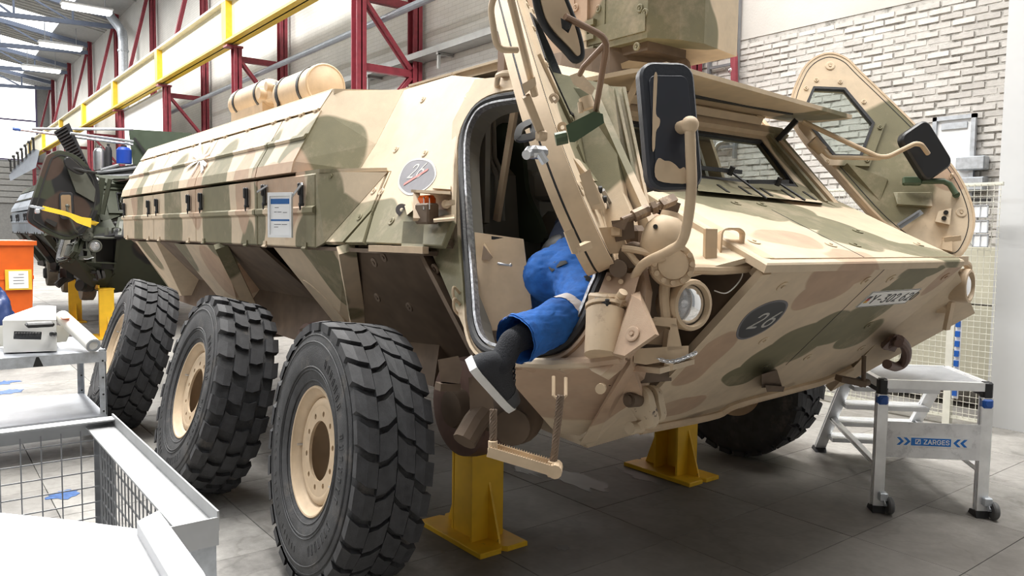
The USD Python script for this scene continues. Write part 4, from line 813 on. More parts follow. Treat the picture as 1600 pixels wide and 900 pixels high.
        for (x, y) in ((787, 413), (783, 478)):
            c = lf.P(x, y, .01); t.part('locker_latch', cat(tube([c - lf.u * .035, c - lf.u * .02 + lf.n * .018, c + lf.u * .02 + lf.n * .018, c + lf.u * .035], .006, 6), sphere(c + lf.u * .03 + lf.n * .012, .012)), M['steel'], parent=k_)
        t.part('locker_label', ext(pxpoly(lf, [(768, 369), (800, 373), (800, 379), (768, 374)], .002), .0, .003, lf), M['ink'], parent=k_)
        for (x, y) in ((753, 405), (760, 500)): c = lf.P(x, y, .01); t.part('locker_bracket', hull([c, c + lf.u * .06, c + lf.v * .07, c + lf.n * .04 + lf.v * .06, c + lf.n * .03]), M['sand'], parent=k_, smooth=False)
    return t
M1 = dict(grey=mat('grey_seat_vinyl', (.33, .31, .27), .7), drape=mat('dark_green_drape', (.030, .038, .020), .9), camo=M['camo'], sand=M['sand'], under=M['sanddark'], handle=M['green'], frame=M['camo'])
V1 = vehicle('sand, olive and pink camouflaged six-wheeled armoured vehicle raised on yellow stands, wheels taken off', BASE, M1)
# ================================================================== FITTINGS OF THE VEHICLE
def ad(px, py, d): return EYE + ray(px, py) * d
def depth_of(p): return (RM @ (np.asarray(p, float) - EYE))[2]
# open doors: one plane through the hinge side of the hull, swung forward
_a, _t = math.radians(40), math.radians(20)
_fu = np.array([math.cos(_a), math.sin(_a), 0]); _fn = np.array([math.sin(_a), -math.cos(_a), 0]) * math.cos(_t) + np.array([0, 0, 1]) * math.sin(_t)
FD = Fr((-1.9, 4.7, 1.5), _fu, np.cross(_fn, _fu))
DOOR = [(1236, 165), (1250, 118), (1268, 94), (1295, 83), (1322, 91), (1345, 113), (1392, 158), (1440, 206), (1488, 260), (1513, 305), (1522, 345), (1512, 383), (1490, 403), (1440, 388), (1380, 345), (1310, 268), (1260, 212)]
_d = np.array([FD.px(x, y) for x, y in DOOR]); door_poly = Polygon(smooth_path(_d, 4, True)).buffer(0)
win_poly = pxpoly(FD, [(1270, 137), (1320, 139), (1366, 194), (1346, 247), (1302, 246), (1262, 196), (1258, 165)])
def door(t, C, mats, name, T, far):
    """T maps the far door's shape to this door."""
    n0 = '%s' % name
    body = t.part(n0, T(cat(ext(door_poly.difference(win_poly), -.055, 0, FD), ext(door_poly.buffer(-.03).difference(door_poly.buffer(-.045)), -.075, -.05, FD))), C, smooth=False)
    t.part('door_edge_rim', T(sweep([FD.p(a, b, -.028) for a, b in np.array(door_poly.exterior.coords)[:-1]], rsec(.012, .062), True, up=FD.n)), mats['sand'], parent=body)
    gq = np.array(door_poly.buffer(-.006).exterior.coords)[:-1]
    t.part('edge_gasket', T(sweep([FD.p(a, b, -.062) for a, b in gq], rsec(.012, .012), True, up=FD.n)), M['black'], parent=body); t.part('edge_flange', T(sweep([FD.p(a, b, -.082) for a, b in gq], rsec(.02, .03), True, up=FD.n)), mats['sand'], parent=body)
    grv = np.array(door_poly.buffer(-.028).exterior.coords)[:-1]; t.part('door_groove', T(sweep([FD.p(a, b, .0) for a, b in grv], rsec(.004, .003), True, up=FD.n)), M['dark'], parent=body)
    wfr = win_poly.buffer(.058, join_style=2).difference(win_poly); t.part('window_frame', T(extc(wfr, 0, .014, FD)), C, smooth=False, parent=body)
    t.part('window_gasket', T(sweep([FD.p(a, b, .004) for a, b in np.array(win_poly.buffer(-.008).exterior.coords)[:-1]], rsec(.018, .03), True, up=FD.n)), M['black'], parent=body)
    t.part('window', T(ext(win_poly, -.04, -.028, FD)), M['pane'], smooth=False, parent=body)
    for p in [(1259, 140), (1275, 127), (1312, 130), (1349, 161), (1374, 201), (1354, 252), (1292, 254)]: t.part('frame_bolt', T(boltdisc(FD.P(*p) + FD.n * .014, FD.n, .014)), C, parent=body)
    for p in [(1297, 103), (1502, 332)]: t.part('armour_bolt', T(boltdisc(FD.P(*p), FD.n, .028)), C, parent=body)
    pk = t.part('fuel_pocket', T(hull([FD.P(1316, 262), FD.P(1388, 284), FD.P(1375, 314)] + [FD.P(1322, 258) + FD.n * .03, FD.P(1386, 281) + FD.n * .012])), C, smooth=False, parent=body)
    q = [FD.P(x, y, .0) for x, y in ((1396, 300), (1400, 322), (1454, 325), (1456, 300))]; t.part('pressed_panel', T(hull(q + [p + FD.n * .012 for p in (q[0] * .9 + q[2] * .1, q[3] * .9 + q[1] * .1)] + [q[1] + FD.n * .03, q[2] + FD.n * .03])), C, smooth=False, parent=body)
    h = [FD.P(1494, 304, .0), FD.P(1494, 304, .05), FD.P(1484, 288, .05), FD.P(1474, 283, .055), FD.P(1440, 283, .055), FD.P(1410, 283, .05)]
    if far: t.part('door_handle', T(cat(cyl(h[0], h[1], .02, 12), tube(h[1:5], .017, 10), bar(h[4] + FD.u * .0, h[5], .05, .035, FD.n, .008), bar(h[3], h[4], .03, .025, FD.n, .006))), mats['handle'], parent=body)
    sb = t.part('socket_box', T(hull([FD.P(x, y, c) for x, y in ((1466, 330), (1487, 325), (1484, 351), (1461, 346)) for c in (0, .045)])), C, smooth=False, parent=body)
    for (x, y) in ((1478, 332), (1475, 341)): t.part('socket', T(cyl(FD.P(x, y, .045), FD.P(x, y, .055), .013, 14)), M['ink'], parent=body)
    t.part('hinge_block', T(cat(hull([FD.P(x, y, c) for x, y in ((1474, 370), (1488, 368), (1488, 393), (1472, 389)) for c in (.0, .06)]), bar(FD.P(1474, 375, .05), FD.P(1500, 372, .05), .03, .03))), mats['sand'], smooth=False, parent=body)
    t.part('check_strap', T(cat(bar(FD.P(1404, 355, .03), FD.P(1440, 331, .03), .03, .012, FD.n), bar(FD.P(1402, 352, .045), FD.P(1436, 330, .045), .012, .012, FD.n))), M['steel'] if t.path.endswith('vehicle') else mats['sand'], smooth=False, parent=body)
    t.part('lifting_eye', T(lathe([(.008, -.005), (.018, -.005), (.018, .005), (.008, .005), (.008, -.005)], FD.P(1487, 275, .02), FD.P(1487, 275, .02) + FD.u, 14)), mats['sand'], parent=body)
    return body
def mirror_body(c, right, up, w, h, d, r=.045):
    f = Fr(c, right, up); sh = rrect(w, h, r)
    rim = cat(extc(sh, -d, d * .3, f, d * .28)); pan = extc(rrect(w * .72, h * .78, r * .5), d * .3, d * .3 + .004, f, .002)
    return f, rim, pan, ext(rrect(w * .93, h * .95, r * .8), -d - .003, -d, f)
def tshift(m, d): m = m.copy(); m.apply_translation(d); return m
_pv = FD.P(1490, 403); _pv = np.array([_pv[0], YM - _pv[1], _pv[2]]) + np.array((.075, .15, 0))
_RD = rotm(math.radians(-4), unit(ray(*proj(_pv))), _pv) @ rotm(math.radians(-12), (0, 0, 1), _pv)
RDOOR = lambda m: xf(tshift(mir(m), (.075, .15, 0)), trimesh.transformations.translation_matrix((-.012, -.016, 0)) @ _RD)

def fittings(t, mats, main):
    C, SAND, UND = mats['camo'], mats['sand'], mats['under']
    door(t, C, mats, 'open_door', lambda m: m, True)
    if main: door(t, C, mats, 'open_door', RDOOR, False)
    # ---- headlamps
    for far in (False, True):
        T = mir if far else (lambda m: m)
        c = np.array((-1.72, 2.11, 1.37)); ax_ = unit((1, -.12, 0))
        hl = t.part('headlamp', T(lathe([(0, -.12), (.04, -.12), (.075, -.08), (.088, -.02), (.09, .02), (.086, .03), (.074, .032), (.07, .02), (.07, .01)], c, c + ax_, 32)), SAND)
        t.part('lamp_lens', T(lathe([(0, .03), (.03, .028), (.055, .02), (.069, .008), (.069, .002), (0, .008)], c, c + ax_, 32)), M['lens'], parent=hl)
        t.part('reflector', T(lathe([(0, -.04), (.03, -.03), (.055, -.008), (.069, .004)], c, c + ax_, 24)), M['chrome'], parent=hl)
        t.part('lamp_bracket', T(cat(hull([(-1.86, 2.05, 1.22), (-1.78, 2.12, 1.22), (-1.78, 2.09, 1.29), (-1.86, 2.05, 1.29)] + [(-1.84, 2.14, 1.22), (-1.84, 2.14, 1.29)]), bar((-1.8, 2.1, 1.13), (-1.78, 2.1, 1.28), .05, .02))), SAND, smooth=False)
        g = [ad(1041, 500, 2.62), ad(1038, 455, 2.62), ad(1046, 432, 2.62), ad(1075, 421, 2.66), ad(1130, 421, 2.74), ad(1192, 416, 2.86)]
        t.part('guard_tube', T(tube(smooth_path(g, 5), .019, 10)), SAND)
    rec = [ad(1050, 418, 2.72), ad(1195, 412, 2.88), HD.P(1075, 345), HD.P(1030, 380)]
    t.part('deck_edge', bar(ad(1062, 419, 2.72), ad(1192, 411, 2.87), .05, .014), C, smooth=False)
    # upright and loop beside the hood
    b0 = ad(1109, 411, 2.77); b1 = ad(1110, 358, 2.77)
    t.part('upright_bracket', cat(sweep([b0, b1], np.array([(-.022, -.012), (.022, -.012), (.022, .012), (-.022, .012)]), up=(1, -.6, 0)), hull([b0, b0 + [-.01, .08, 0], b0 + (b1 - b0) * .5, b0 + [-.012, .01, 0]])), SAND, smooth=False)
    lp = [ad(1122, 410, 2.83), ad(1126, 362, 2.83), ad(1134, 358, 2.84), ad(1152, 358, 2.86), ad(1160, 364, 2.87), ad(1158, 388, 2.88), ad(1146, 412, 2.88)]
    t.part('loop_handle', sweep(fillet(lp, .02), rsec(.006, .05), up=(.8, -.6, .05)), SAND)
    # washer pot, flange and mirror arms beside the door
    c = ad(1036, 378, 2.62); t.part('round_pot', lathe([(0, -.105), (.03, -.105), (.032, -.088), (.045, -.08), (.068, -.05), (.076, -.01), (.074, .03), (.06, .06), (.04, .075), (0, .08)], c, c - np.array([.12, .2, 1.]) , 28), SAND)
    for (x, y) in ((1024, 354), (1033, 381)): q = ad(x, y, 2.555); t.part('pot_screw', cyl(q, q + unit(ray(x, y)) * .03, .008, 10), M['dark'])
    fc = ad(1050, 414, 2.58); fn = unit((.70, -.62, .10)); fl = t.part('bolted_flange', lathe([(0, .03), (.05, .03), (.052, .022), (.072, .022), (.074, .018), (.074, -.04), (0, -.04)], fc, fc + fn, 32), SAND)
    ff = Fr(fc, np.cross((0, 0, 1), fn), np.cross(fn, np.cross((0, 0, 1), fn)))
    for k in range(12): a = k * PI / 6; q = ff.p(.062 * math.cos(a), .062 * math.sin(a), .022); t.part('flange_bolt', cat(cyl(q, q + fn * .014, .009, 10), cyl(q + fn * .0141, q + fn * .0146, .005, 6)), SAND, parent=fl)
    t.part('washer_tube', tube(smooth_path([ad(972, 388, 2.62), ad(1000, 392, 2.6), ad(1036, 402, 2.56), ad(1020, 408, 2.56), ad(1000, 414, 2.6), ad(985, 398, 2.62), ad(975, 388, 2.63)], 4), .012, 8), SAND)
    t.part('turnbuckle', cat(tube([ad(972, 345, 2.6), ad(1052, 312, 2.66)], .013, 10), tube([ad(990, 338, 2.61), ad(1012, 328, 2.62)], .022, 8), tube([ad(1018, 326, 2.63), ad(1026, 323, 2.63)], .024, 6), tube([ad(1032, 320, 2.64), ad(1054, 311, 2.66)], .021, 4), hull([ad(x, y, d) for x, y in ((955, 352), (985, 338), (975, 360)) for d in (2.58, 2.62)])), mats['drum'] if not main else M['linkmetal'])
    t.part('hinge_cheek', hull([ad(x, y, d) for x, y in ((1035, 308), (1064, 318), (1055, 345), (1030, 342)) for d in (2.70, 2.73)]), UND, smooth=False)
    t.part('hinge_cheek', hull([ad(x, y, d) for x, y in ((955, 345), (990, 342), (992, 372), (962, 378)) for d in (2.63, 2.66)]), UND, smooth=False)
    t.part('hinge_body', cat(cyl(ad(985, 400, 2.62), ad(996, 392, 2.75), .042, 20), cyl(ad(966, 420, 2.6), ad(968, 418, 2.66), .03, 16), cbox(ad(990, 372, 2.72), (.08, .08, .09), .02)), UND)
    # large mirror on its bent arm
    if True:
        d = 2.22; c = ad(1048, 197, d); up = unit(ad(1046, 120, d + .02) - ad(1052, 280, d)); rt = unit(ad(1090, 197, d + .035) - ad(1005, 197, d - .01))
        f, rim, pan, gl = mirror_body(c, rt, up, .172, .372, .026); mb = t.part('mirror', rim, mats['mirror'], smooth=25); t.part('mirror_back_panel', pan, mats['mirrorback'], parent=mb, smooth=25)
        if main:
            for pts in ([(1023, 262), (1029, 247), (1038, 251), (1047, 252), (1056, 258), (1062, 264), (1070, 262), (1074, 284), (1060, 287), (1028, 282)], [(1022, 118), (1027, 117), (1026, 150), (1025, 178), (1031, 186), (1030, 197), (1025, 206), (1023, 232), (1019, 232), (1020, 170)]): t.part('bare_paint_patch', ext(Polygon(smooth_path(np.array([f.px(x, y, .012) for x, y in pts]), 3, True)).buffer(0), .0118, .0126, f), M['sand'], parent=mb, smooth=False)
        t.part('mirror_glass', gl, M['chrome'], parent=mb, smooth=False)
        b = ad(1078, 195, d - .055); t.part('ball_joint', cat(sphere(b, .025), cyl(b, ad(1062, 200, d), .019, 14)), SAND, parent=mb)
        arm = [b + [0, 0, -.01], ad(1079, 235, d - .05), ad(1080, 300, d), ad(1068, 372, d + .1), ad(1045, 392, d + .2), ad(1005, 413, d + .34), ad(985, 445, d + .42)]
        t.part('mirror_arm', tube(smooth_path(arm, 6), .0155, 12), SAND); t.part('arm_foot', cat(tube([ad(988, 430, 2.64), ad(966, 462, 2.66)], .024, 10), hull([ad(x, y, dd) for x, y in ((985, 435), (1006, 448), (998, 480), (972, 470)) for dd in (2.66, 2.70)])), SAND)
    # plates, canister and bracket on the cab corner
    pl = t.part('corner_plate', hull([DP.P(x, y, c_) for x, y in ((948, 425), (1000, 428), (986, 478), (930, 470)) for c_ in (0, .035)]), C, smooth=False)
    for (x, y) in ((951, 435), (970, 440)): t.part('plate_bolt', cyl(DP.P(x, y, .035), DP.P(x, y, .05), .009, 10), SAND, parent=pl)
    can = t.part('canister', lathe([(0, 0), (.060, 0), (.066, .10), (.07, .155), (.06, .165), (0, .165)], DP.P(941, 556, .05), DP.P(948, 484, .05), 20), SAND)
    t.part('canister_cap', cat(lathe([(.074, 0), (.074, .012), (0, .012), (0, 0), (.074, 0)], DP.P(948, 484, .05), DP.P(949, 470, .05), 20), cbox(DP.P(944, 472, .055), (.10, .07, .06), .008)), SAND, parent=can)
    t.part('sight_window', cbox(DP.P(941, 474, .098), (.065, .02, .035), .004), M['dark'], parent=can)
    ap = t.part('corner_armour', hull([DP.P(x, y, c_) for x, y, c_ in ((985, 458, .02), (1000, 455, .02), (1030, 524, .02), (974, 562, .02), (952, 556, .02), (988, 462, .075), (1002, 470, .075), (1024, 522, .075), (976, 556, .08), (958, 552, .07))]), C, smooth=False)
    t.part('armour_bolt', boltdisc(DP.P(988, 522, .08), DP.n, .026), C, parent=ap)
    t.part('hose_coupling', cat(cyl(DP.P(966, 470, .06), DP.P(974, 456, .08), .016, 12), cyl(DP.P(966, 476, .06), DP.P(970, 466, .07), .02, 6)), SAND)
    # bracket with chain below the headlamp
    q = lambda x, y, d=2.62: ad(x, y, d)
    tb = t.part('towing_bracket', cat(hull([q(x, y, d) for x, y in ((990, 545), (1076, 540), (1076, 558), (1045, 562), (1010, 570), (990, 567)) for d in (2.60, 2.615)]), hull([q(x, y, d) for x, y in ((1022, 495), (1057, 497), (1058, 512), (1020, 508)) for d in (2.6, 2.62)]), hull([q(x, y, d) for x, y in ((1048, 505), (1058, 508), (1066, 545), (1043, 548)) for d in (2.6, 2.62)])), SAND, smooth=False)
    t.part('bracket_bolt', cyl(q(1019, 502, 2.58), q(1021, 502, 2.64), .011, 10), SAND, parent=tb)
    pts = smooth_path([q(1030, 561, 2.585), q(1045, 565, 2.585), q(1062, 562, 2.585), q(1076, 556, 2.59), q(1086, 552, 2.60)], 4); links = []
    for i in range(len(pts) - 1):
        m_, l = frame_pq(pts[i], pts[i + 1]); a = np.linspace(0, 2 * PI, 9)[:-1]; e = np.c_[.006 * np.cos(a), np.zeros(8), l / 2 + .011 * np.sin(a)]
        if i % 2: e = e[:, [1, 0, 2]]
        t.part('chain_link', xf(sweep(e, ngon(.0018, 5), True), m_), M['steel'], parent=tb)
    # tow eye, middle lug, hook
    yv = np.array((.12, -.98, .1)); e1, e2, e3 = ad(1001, 624, 2.93), ad(1014, 655, 2.93), ad(992, 668, 2.93)
    dsc = lambda c, r, w_: cyl(c - yv * w_ / 2, c + yv * w_ / 2, r, 16)
    ey = t.part('tow_eye', cat(trimesh.convex.convex_hull(np.concatenate([dsc(e1, .05, .035).vertices, dsc(e2, .035, .035).vertices])), trimesh.convex.convex_hull(np.concatenate([dsc(ad(1016, 622, 2.98), .05, .035).vertices, dsc(ad(1024, 645, 2.98), .04, .035).vertices]))), mats['worn'])
    t.part('tow_pin', cat(dsc(e1 + yv * .03, .028, .09), dsc(e1 + yv * .07, .018, .03)), UND, parent=ey); t.part('tow_pin', cat(dsc(e3, .024, .07), bar(e3, e2, .03, .03)), mats['worn'], parent=ey, smooth=False)
    t.part('middle_lug', cat(hull([FP.P(x, y, c_) for x, y in ((1190, 585), (1214, 578), (1222, 604), (1190, 606)) for c_ in (.0, .07)]), hull([FP.P(x, y, c_) for x, y in ((1196, 602), (1226, 604), (1224, 612), (1198, 612)) for c_ in (.04, .09)])), UND, smooth=False)
    hk = [FP.P(1384, 540, .05), FP.P(1402, 530, .09), FP.P(1416, 545, .12), FP.P(1413, 565, .13), FP.P(1400, 573, .13), FP.P(1386, 569, .13)]
    t.part('tow_hook', cat(tube(smooth_path(hk, 5), .026, 10), cyl(FP.P(1396, 537, .06), FP.P(1404, 537, .14), .02, 12), hull([FP.P(x, y, c_) for x, y in ((1378, 545), (1400, 522), (1410, 530), (1398, 550)) for c_ in (.0, .08)])), mats['hook'])
    t.part('far_lamp_bracket', cat(*[bar(ad(a, b, 4.15), ad(c_, d_, 4.2), .02, .02) for a, b, c_, d_ in ((1428, 492, 1450, 470), (1430, 495, 1462, 497), (1440, 488, 1465, 490), (1452, 470, 1450, 498))]), SAND, smooth=False)
    # ---- underbody
    for X, in ((-3.15,), (-5.0,), (-6.95,)):
        t.part('brake_drum', lathe([(0, .0), (.12, .0), (.17, -.02), (.24, -.01), (.25, .04), (.25, .16), (.2, .19), (0, .2)], (X, 2.14, .74), (X, 3., .74), 36), M['drum'] if main else mats['drum'])
        t.part('axle_hub', lathe([(0, -.02), (.09, -.02), (.1, .0), (.1, .1)], (X, 2.10, .74), (X, 3., .74), 20), UND)
        t.part('axle_beam', cyl((X, 2.3, .72), (X, 4.1, .72), .09, 14), UND)
        t.part('coil_spring', cat(*[lathe([(.05, -.012), (.066, 0), (.05, .012)], (X - .3, 2.36, .95 + .045 * k), (X - .3, 2.36, 2), 14) for k in range(9)]), UND)
        t.part('suspension_arm', hull([(X - .5, 2.5, .9), (X - .5, 2.6, .82), (X, 2.35, .68), (X, 2.45, .8), (X + .1, 2.4, .7)]), UND, smooth=False)
    bk = t.part('bump_stop', cat(hull([ad(x, y, d) for x, y in ((684, 562), (716, 556), (722, 575), (718, 600), (688, 596)) for d in (3.1, 3.2)]), bar(ad(684, 604, 3.1), ad(715, 604, 3.15), .05, .03)), UND, smooth=False)
    t.part('bump_stop', cat(hull([ad(x, y, d) for x, y in ((468, 514), (492, 508), (499, 525), (497, 535), (470, 530)) for d in (4.2, 4.3)])), UND, smooth=False)
    t.part('chassis_bracket', cat(hull([ad(x, y, d) for x, y in ((732, 590), (766, 585), (772, 640), (735, 655)) for d in (3.15, 3.35)]), tube([ad(725, 690, 3.1), ad(742, 660, 3.15), ad(758, 640, 3.2)], .05, 10)), UND, smooth=False)
    t.part('gear_housing', cat(sphere(ad(805, 650, 3.5), .13, 2), cyl(ad(800, 668, 3.35), ad(815, 660, 3.6), .08, 16), cbox(ad(790, 640, 3.6), (.25, .25, .18), .03)), UND)
    # ---- hanging step under the door
    if main:
        st = ad(868, 628, 2.46)
        t.part('step_bracket', tube([ad(865, 588, 2.5), ad(865, 618, 2.47), ad(870, 622, 2.47), ad(880, 622, 2.47), ad(884, 618, 2.47), ad(884, 590, 2.5)], .006, 6), SAND)
        for (a, b, nm) in (((876, 618), (863, 738), 1), ((771, 640), (770, 706), 2)):
            p, q_ = ad(*a, 2.45), ad(*b, 2.43); rp = []
            for k in range(6):
                s = np.linspace(0, 1, 30); m_, l = frame_pq(p, q_); ph = s * l / .07 * 2 * PI + k * PI / 3
                rp.append(sweep(np.c_[.0075 * np.cos(ph), .0075 * np.sin(ph), s * l] @ m_[:3, :3].T + p, ngon(.0055, 5)))
            t.part('step_cable', cat(*rp), UND); t.part('cable_clamp', cat(cyl(q_, q_ + [0, 0, .035], .015, 10), cyl(q_ - [0, 0, .012], q_ - [0, 0, -.01], .018, 6)), SAND)
        A, B = ad(764, 702, 2.44), ad(868, 733, 2.42); n_ = np.cross(unit(B - A), (0, 0, 1.))
        ts_ = [bar(A + n_ * s, B + n_ * s, .006, .032) for s in (-.028, .028)] + [bar(A - [0, 0, .012], B - [0, 0, .012], .06, .006)]
        t.part('step_tread', cat(*ts_, cyl(B - n_ * .034 + unit(B - A) * .0, B + n_ * .034, .022, 12)), SAND, smooth=False)
        for s in (-.028, .028): t.part('step_teeth', cat(*[hull([A + (B - A) * f + n_ * s + d for d in ([0, 0, .024], unit(B - A) * .004 + [0, 0, .014], -unit(B - A) * .004 + [0, 0, .014], n_ * .003 + [0, 0, .014], -n_ * .003 + [0, 0, .014])]) for f in np.linspace(.03, .97, 26)]), SAND, smooth=False, kind='stuff')
        A, B = ad(1310, 591, 4.2), ad(1348, 599, 4.2); t.part('step_tread', cat(bar(A, B, .09, .03), cyl(B + [0, -.02, 0], B + [0, .05, 0], .02, 10)), UND, smooth=False); t.part('step_cable', tube([ad(1350, 556, 4.2), ad(1349, 596, 4.2)], .012, 8), UND)
        t.part('step_lug', cyl(ad(940, 606, 2.52), ad(938, 608, 2.46), .017, 10), SAND)
        # indicator lamp in its guard
        g = lambda x, y, d=.0: SL.P(x, y) * 0 + SL.P(x, y, d)
        il = t.part('indicator_lamp', cat(cbox(SL.P(667, 334, .06), (.11, .06, .09), .008)), UND)
        t.part('amber_lens', cbox(SL.P(666, 317, .065), (.10, .055, .065), .014), M['orange_lens'], parent=il)
        t.part('lens_wire', cat(*[bar(SL.P(666 + dx, 308, .10), SL.P(666 + dx, 328, .10), .004, .004) for dx in (-4, 5)]), M['dark'], parent=il)
        t.part('lamp_guard', cat(plate([SL.P(642, 300, .12), SL.P(650, 295, .12), SL.P(704, 299, .12), SL.P(706, 302, .0), SL.P(675, 297, .0)], .012), bar(SL.P(651, 300, .10), SL.P(651, 343, .08), .03, .02), hull([SL.P(x, y, c_) for x, y in ((676, 290), (704, 290), (704, 296), (676, 294)) for c_ in (0, .03)])), SAND, smooth=False)
        t.part('lamp_bracket', cat(hull([SL.P(x, y, c_) for x, y in ((632, 322), (642, 314), (646, 328), (636, 336)) for c_ in (0, .05)]), plate([SL.P(677, 338, .0), SL.P(710, 335, .0), SL.P(710, 341, .09), SL.P(677, 344, .09)], .01)), SAND, smooth=False)
        t.part('cap_eye', lathe([(.01, 0), (.03, 0), (.03, .02), (.01, .02), (.01, 0)], SL.P(628, 328), SL.P(628, 328, .1), 18), M['emblem_pale'])
        for x in (700,): t.part('side_hook', cat(cyl(SL.P(697, 319), SL.P(697, 319, .05), .02, 10), bar(SL.P(697, 319, .045), SL.P(708, 316, .045), .02, .02)), C)
        # painted emblems and number plate
        pe = [(622, 290), (627, 268), (640, 252), (658, 247), (675, 252), (682, 266), (680, 280), (668, 294), (650, 304), (634, 304)]
        P_ = Polygon(smooth_path(np.array([SL.px(x, y) for x, y in pe]), 4, True)); em = t.part('side_emblem', ext(P_, 0, .0012, SL), M['emblem_pale'])
        t.part('emblem_ring', ext(P_.difference(P_.buffer(-.012)), .0012, .002, SL), M['emblem_light'], parent=em)
        a, b = SL.px(640, 284); t.part('emblem_number', text_on(SL, a - .055, b + .02, '26', .085, .0013, .1), M['emblem_light'], parent=em)
        ln = LineString([SL.px(633, 288), SL.px(668, 266)]); t.part('emblem_stroke', ext(ln.buffer(.008), .0028, .0034, SL), M['chalkred'], parent=em)
        pe = [(1153, 522), (1158, 506), (1172, 489), (1195, 476), (1215, 471), (1227, 474), (1226, 484), (1214, 500), (1195, 515), (1172, 526), (1158, 528)]
        P_ = Polygon(smooth_path(np.array([FP.px(x, y) for x, y in pe]), 4, True)); em = t.part('front_emblem', ext(P_, 0, .0012, FP), M['emblem'])
        t.part('emblem_ring', ext(P_.buffer(.009).difference(P_.buffer(-.001)), .0, .0016, FP), M['emblem_pale'], parent=em)
        a, b = FP.px(1171, 514); t.part('emblem_number', text_on(FP, a - .045, b + .005, '26', .10, .0013, .1), M['emblem_light'], parent=em)
        a0, b0 = FP.px(1336, 480); np_ = t.part('number_plate', ext(shapely.box(0, 0, .475, .112), 0, .004, Fr(FP.p(a0, b0), FP.u, FP.v)), M['plate_white'])
        nf = Fr(FP.p(a0, b0), FP.u, FP.v); t.part('plate_border', ext(shapely.box(.002, .002, .473, .110).difference(shapely.box(.005, .005, .470, .107)), .004, .0046, nf), M['ink'], parent=np_)
        pn_ = text_on(nf, .060, .026, 'Y-302', .060, .004); t.part('plate_number', pn_, M['ink'], parent=np_); t.part('plate_number', text_on(nf, .060 + (meshkit.text_mesh('Y-302 ', .060).bounds[1, 0] - 0) + .028, .026, '620', .060, .004), M['ink'], parent=np_)
        for k, m_ in enumerate((M['gold'], M['flagred'], M['ink'])): t.part('flag_stripe', ext(shapely.box(.016, .032 + .016 * k, .048, .048 + .016 * k), .004, .0046, nf), m_, parent=np_)
        t.part('plastic_tie', tube(smooth_path([ad(1160, 402, 2.84), ad(1157, 418, 2.80), ad(1160, 430, 2.80), ad(1150, 446, 2.78), ad(1134, 458, 2.76), ad(1116, 454, 2.76)], 6), .0025, 6), M['plate_white'])
        # gas bottles and fittings on the roof
        for (a, b, r) in (((372, 164), (434, 146), .135), ((446, 152), (508, 136), .16)):
            p, q_ = ay(*a, 2.55), ay(*b, 2.55); p[2] = q_[2] = (p[2] + q_[2]) / 2; L = np.linalg.norm(q_ - p)
            gb_ = t.part('gas_bottle', lathe([(0, 0), (r * .5, .01), (r * .85, .05), (r, .13), (r, L - .03), (r * 1.03, L - .03), (r * 1.03, L + .01), (r * .97, L + .02), (r * .9, L + .015), (r * .5, L + .04), (0, L + .05)] if r > .15 else [(0, 0), (r * .5, .012), (r * .85, .05), (r, .14), (r, L - .15), (r * .8, L - .05), (r * .3, L), (0, L)], p, q_, 32), M['sand'])
            for f in (.25, .8): c = p + (q_ - p) * f; t.part('bottle_strap', lathe([(r + .002, -.02), (r + .006, -.02), (r + .006, .02), (r + .002, .02)], c, c + (q_ - p), 32), M['ink'], parent=gb_)
            t.part('bottle_cradle', box(((p + q_) / 2) * [1, 1, 0] + [0, 0, (2.45 + p[2] - r) / 2 + .02], (L * .8, .2, max(.04, p[2] - r - 2.45 + .06))), M['sand'], smooth=False)
        c = ay(432, 146, 2.5); t.part('valve_block', cat(cbox(c, (.24, .12, .14), .02), cyl(c + [-.1, -.06, .0], c + [-.1, -.12, .0], .05, 12), cyl(c + [.05, -.06, .04], c + [.05, -.11, .04], .04, 12), cbox(c + [.08, 0, -.15], (.08, .08, .3), .01)), M['sand'])
        t.part('valve_hose', tube(smooth_path([c + [.15, -.06, .06], c + [.28, -.1, .0], c + [.3, -.1, -.16]], 6), .012, 8), M['black'])
        t.part('roof_handle', tube(fillet([SL.P(776, 134), ad(778, 118, 3.25), ad(788, 114, 3.2), ad(808, 116, 3.16), ad(818, 130, 3.1)], .04), .013, 8), M['sand'])
        # armoured box on the roof
        pts = [(-3.91, 2.95), (-2.71, 2.95), (-2.63, 3.10), (-2.60, 3.26), (-2.66, 3.62), (-3.91, 3.62)]
        rbx = t.part('roof_box', extc(Polygon(pts).buffer(0), 2.60, 3.5, None, .01), C, smooth=False)
        t.part('box_foot', cat(lathe([(0, 0), (.5, 0), (.46, .15), (0, .15)], (-3.3, 3.28, 2.45), (-3.3, 3.28, 3), 32), box((-3.2, 3.15, 2.58), (.9, .3, .05))), UND, smooth=False)
        bf = Fr((0, 2.95, 0), (1, 0, 0), (0, 0, 1))
        for (x, y) in ((900, 12), (935, 14), (1000, 13), (995, 73), (1008, 20)): t.part('armour_bolt', boltdisc(bf.P(x, y), bf.n, .022), C, parent=rbx)
        for x in (897, 914, 945): a, b = bf.px(x, 84), bf.px(x, -40); t.part('panel_joint', box(((a[0] + b[0]) / 2, 2.949, 3.05), (.008, .006, .86)), M['dark'] if x == 914 else C, parent=rbx, smooth=False)
        t.part('box_hinge', cat(*[box(bf.P(920, y) + [0, -.01, 0], (.12, .03, .03)) for y in (38, 60, 80)] + [box(bf.P(916, 50) + [0, -.01, .2], (.05, .02, .7))]), C, parent=rbx, smooth=False)
        t.part('seam_strip', box((-3.0, 2.947, 2.68), (.56, .008, .09)), C, parent=rbx, smooth=False)
        t.part('roof_post', bar(ad(790, 120, 3.6), ad(794, -20, 3.6), .06, .05), mats['brown'], smooth=False)
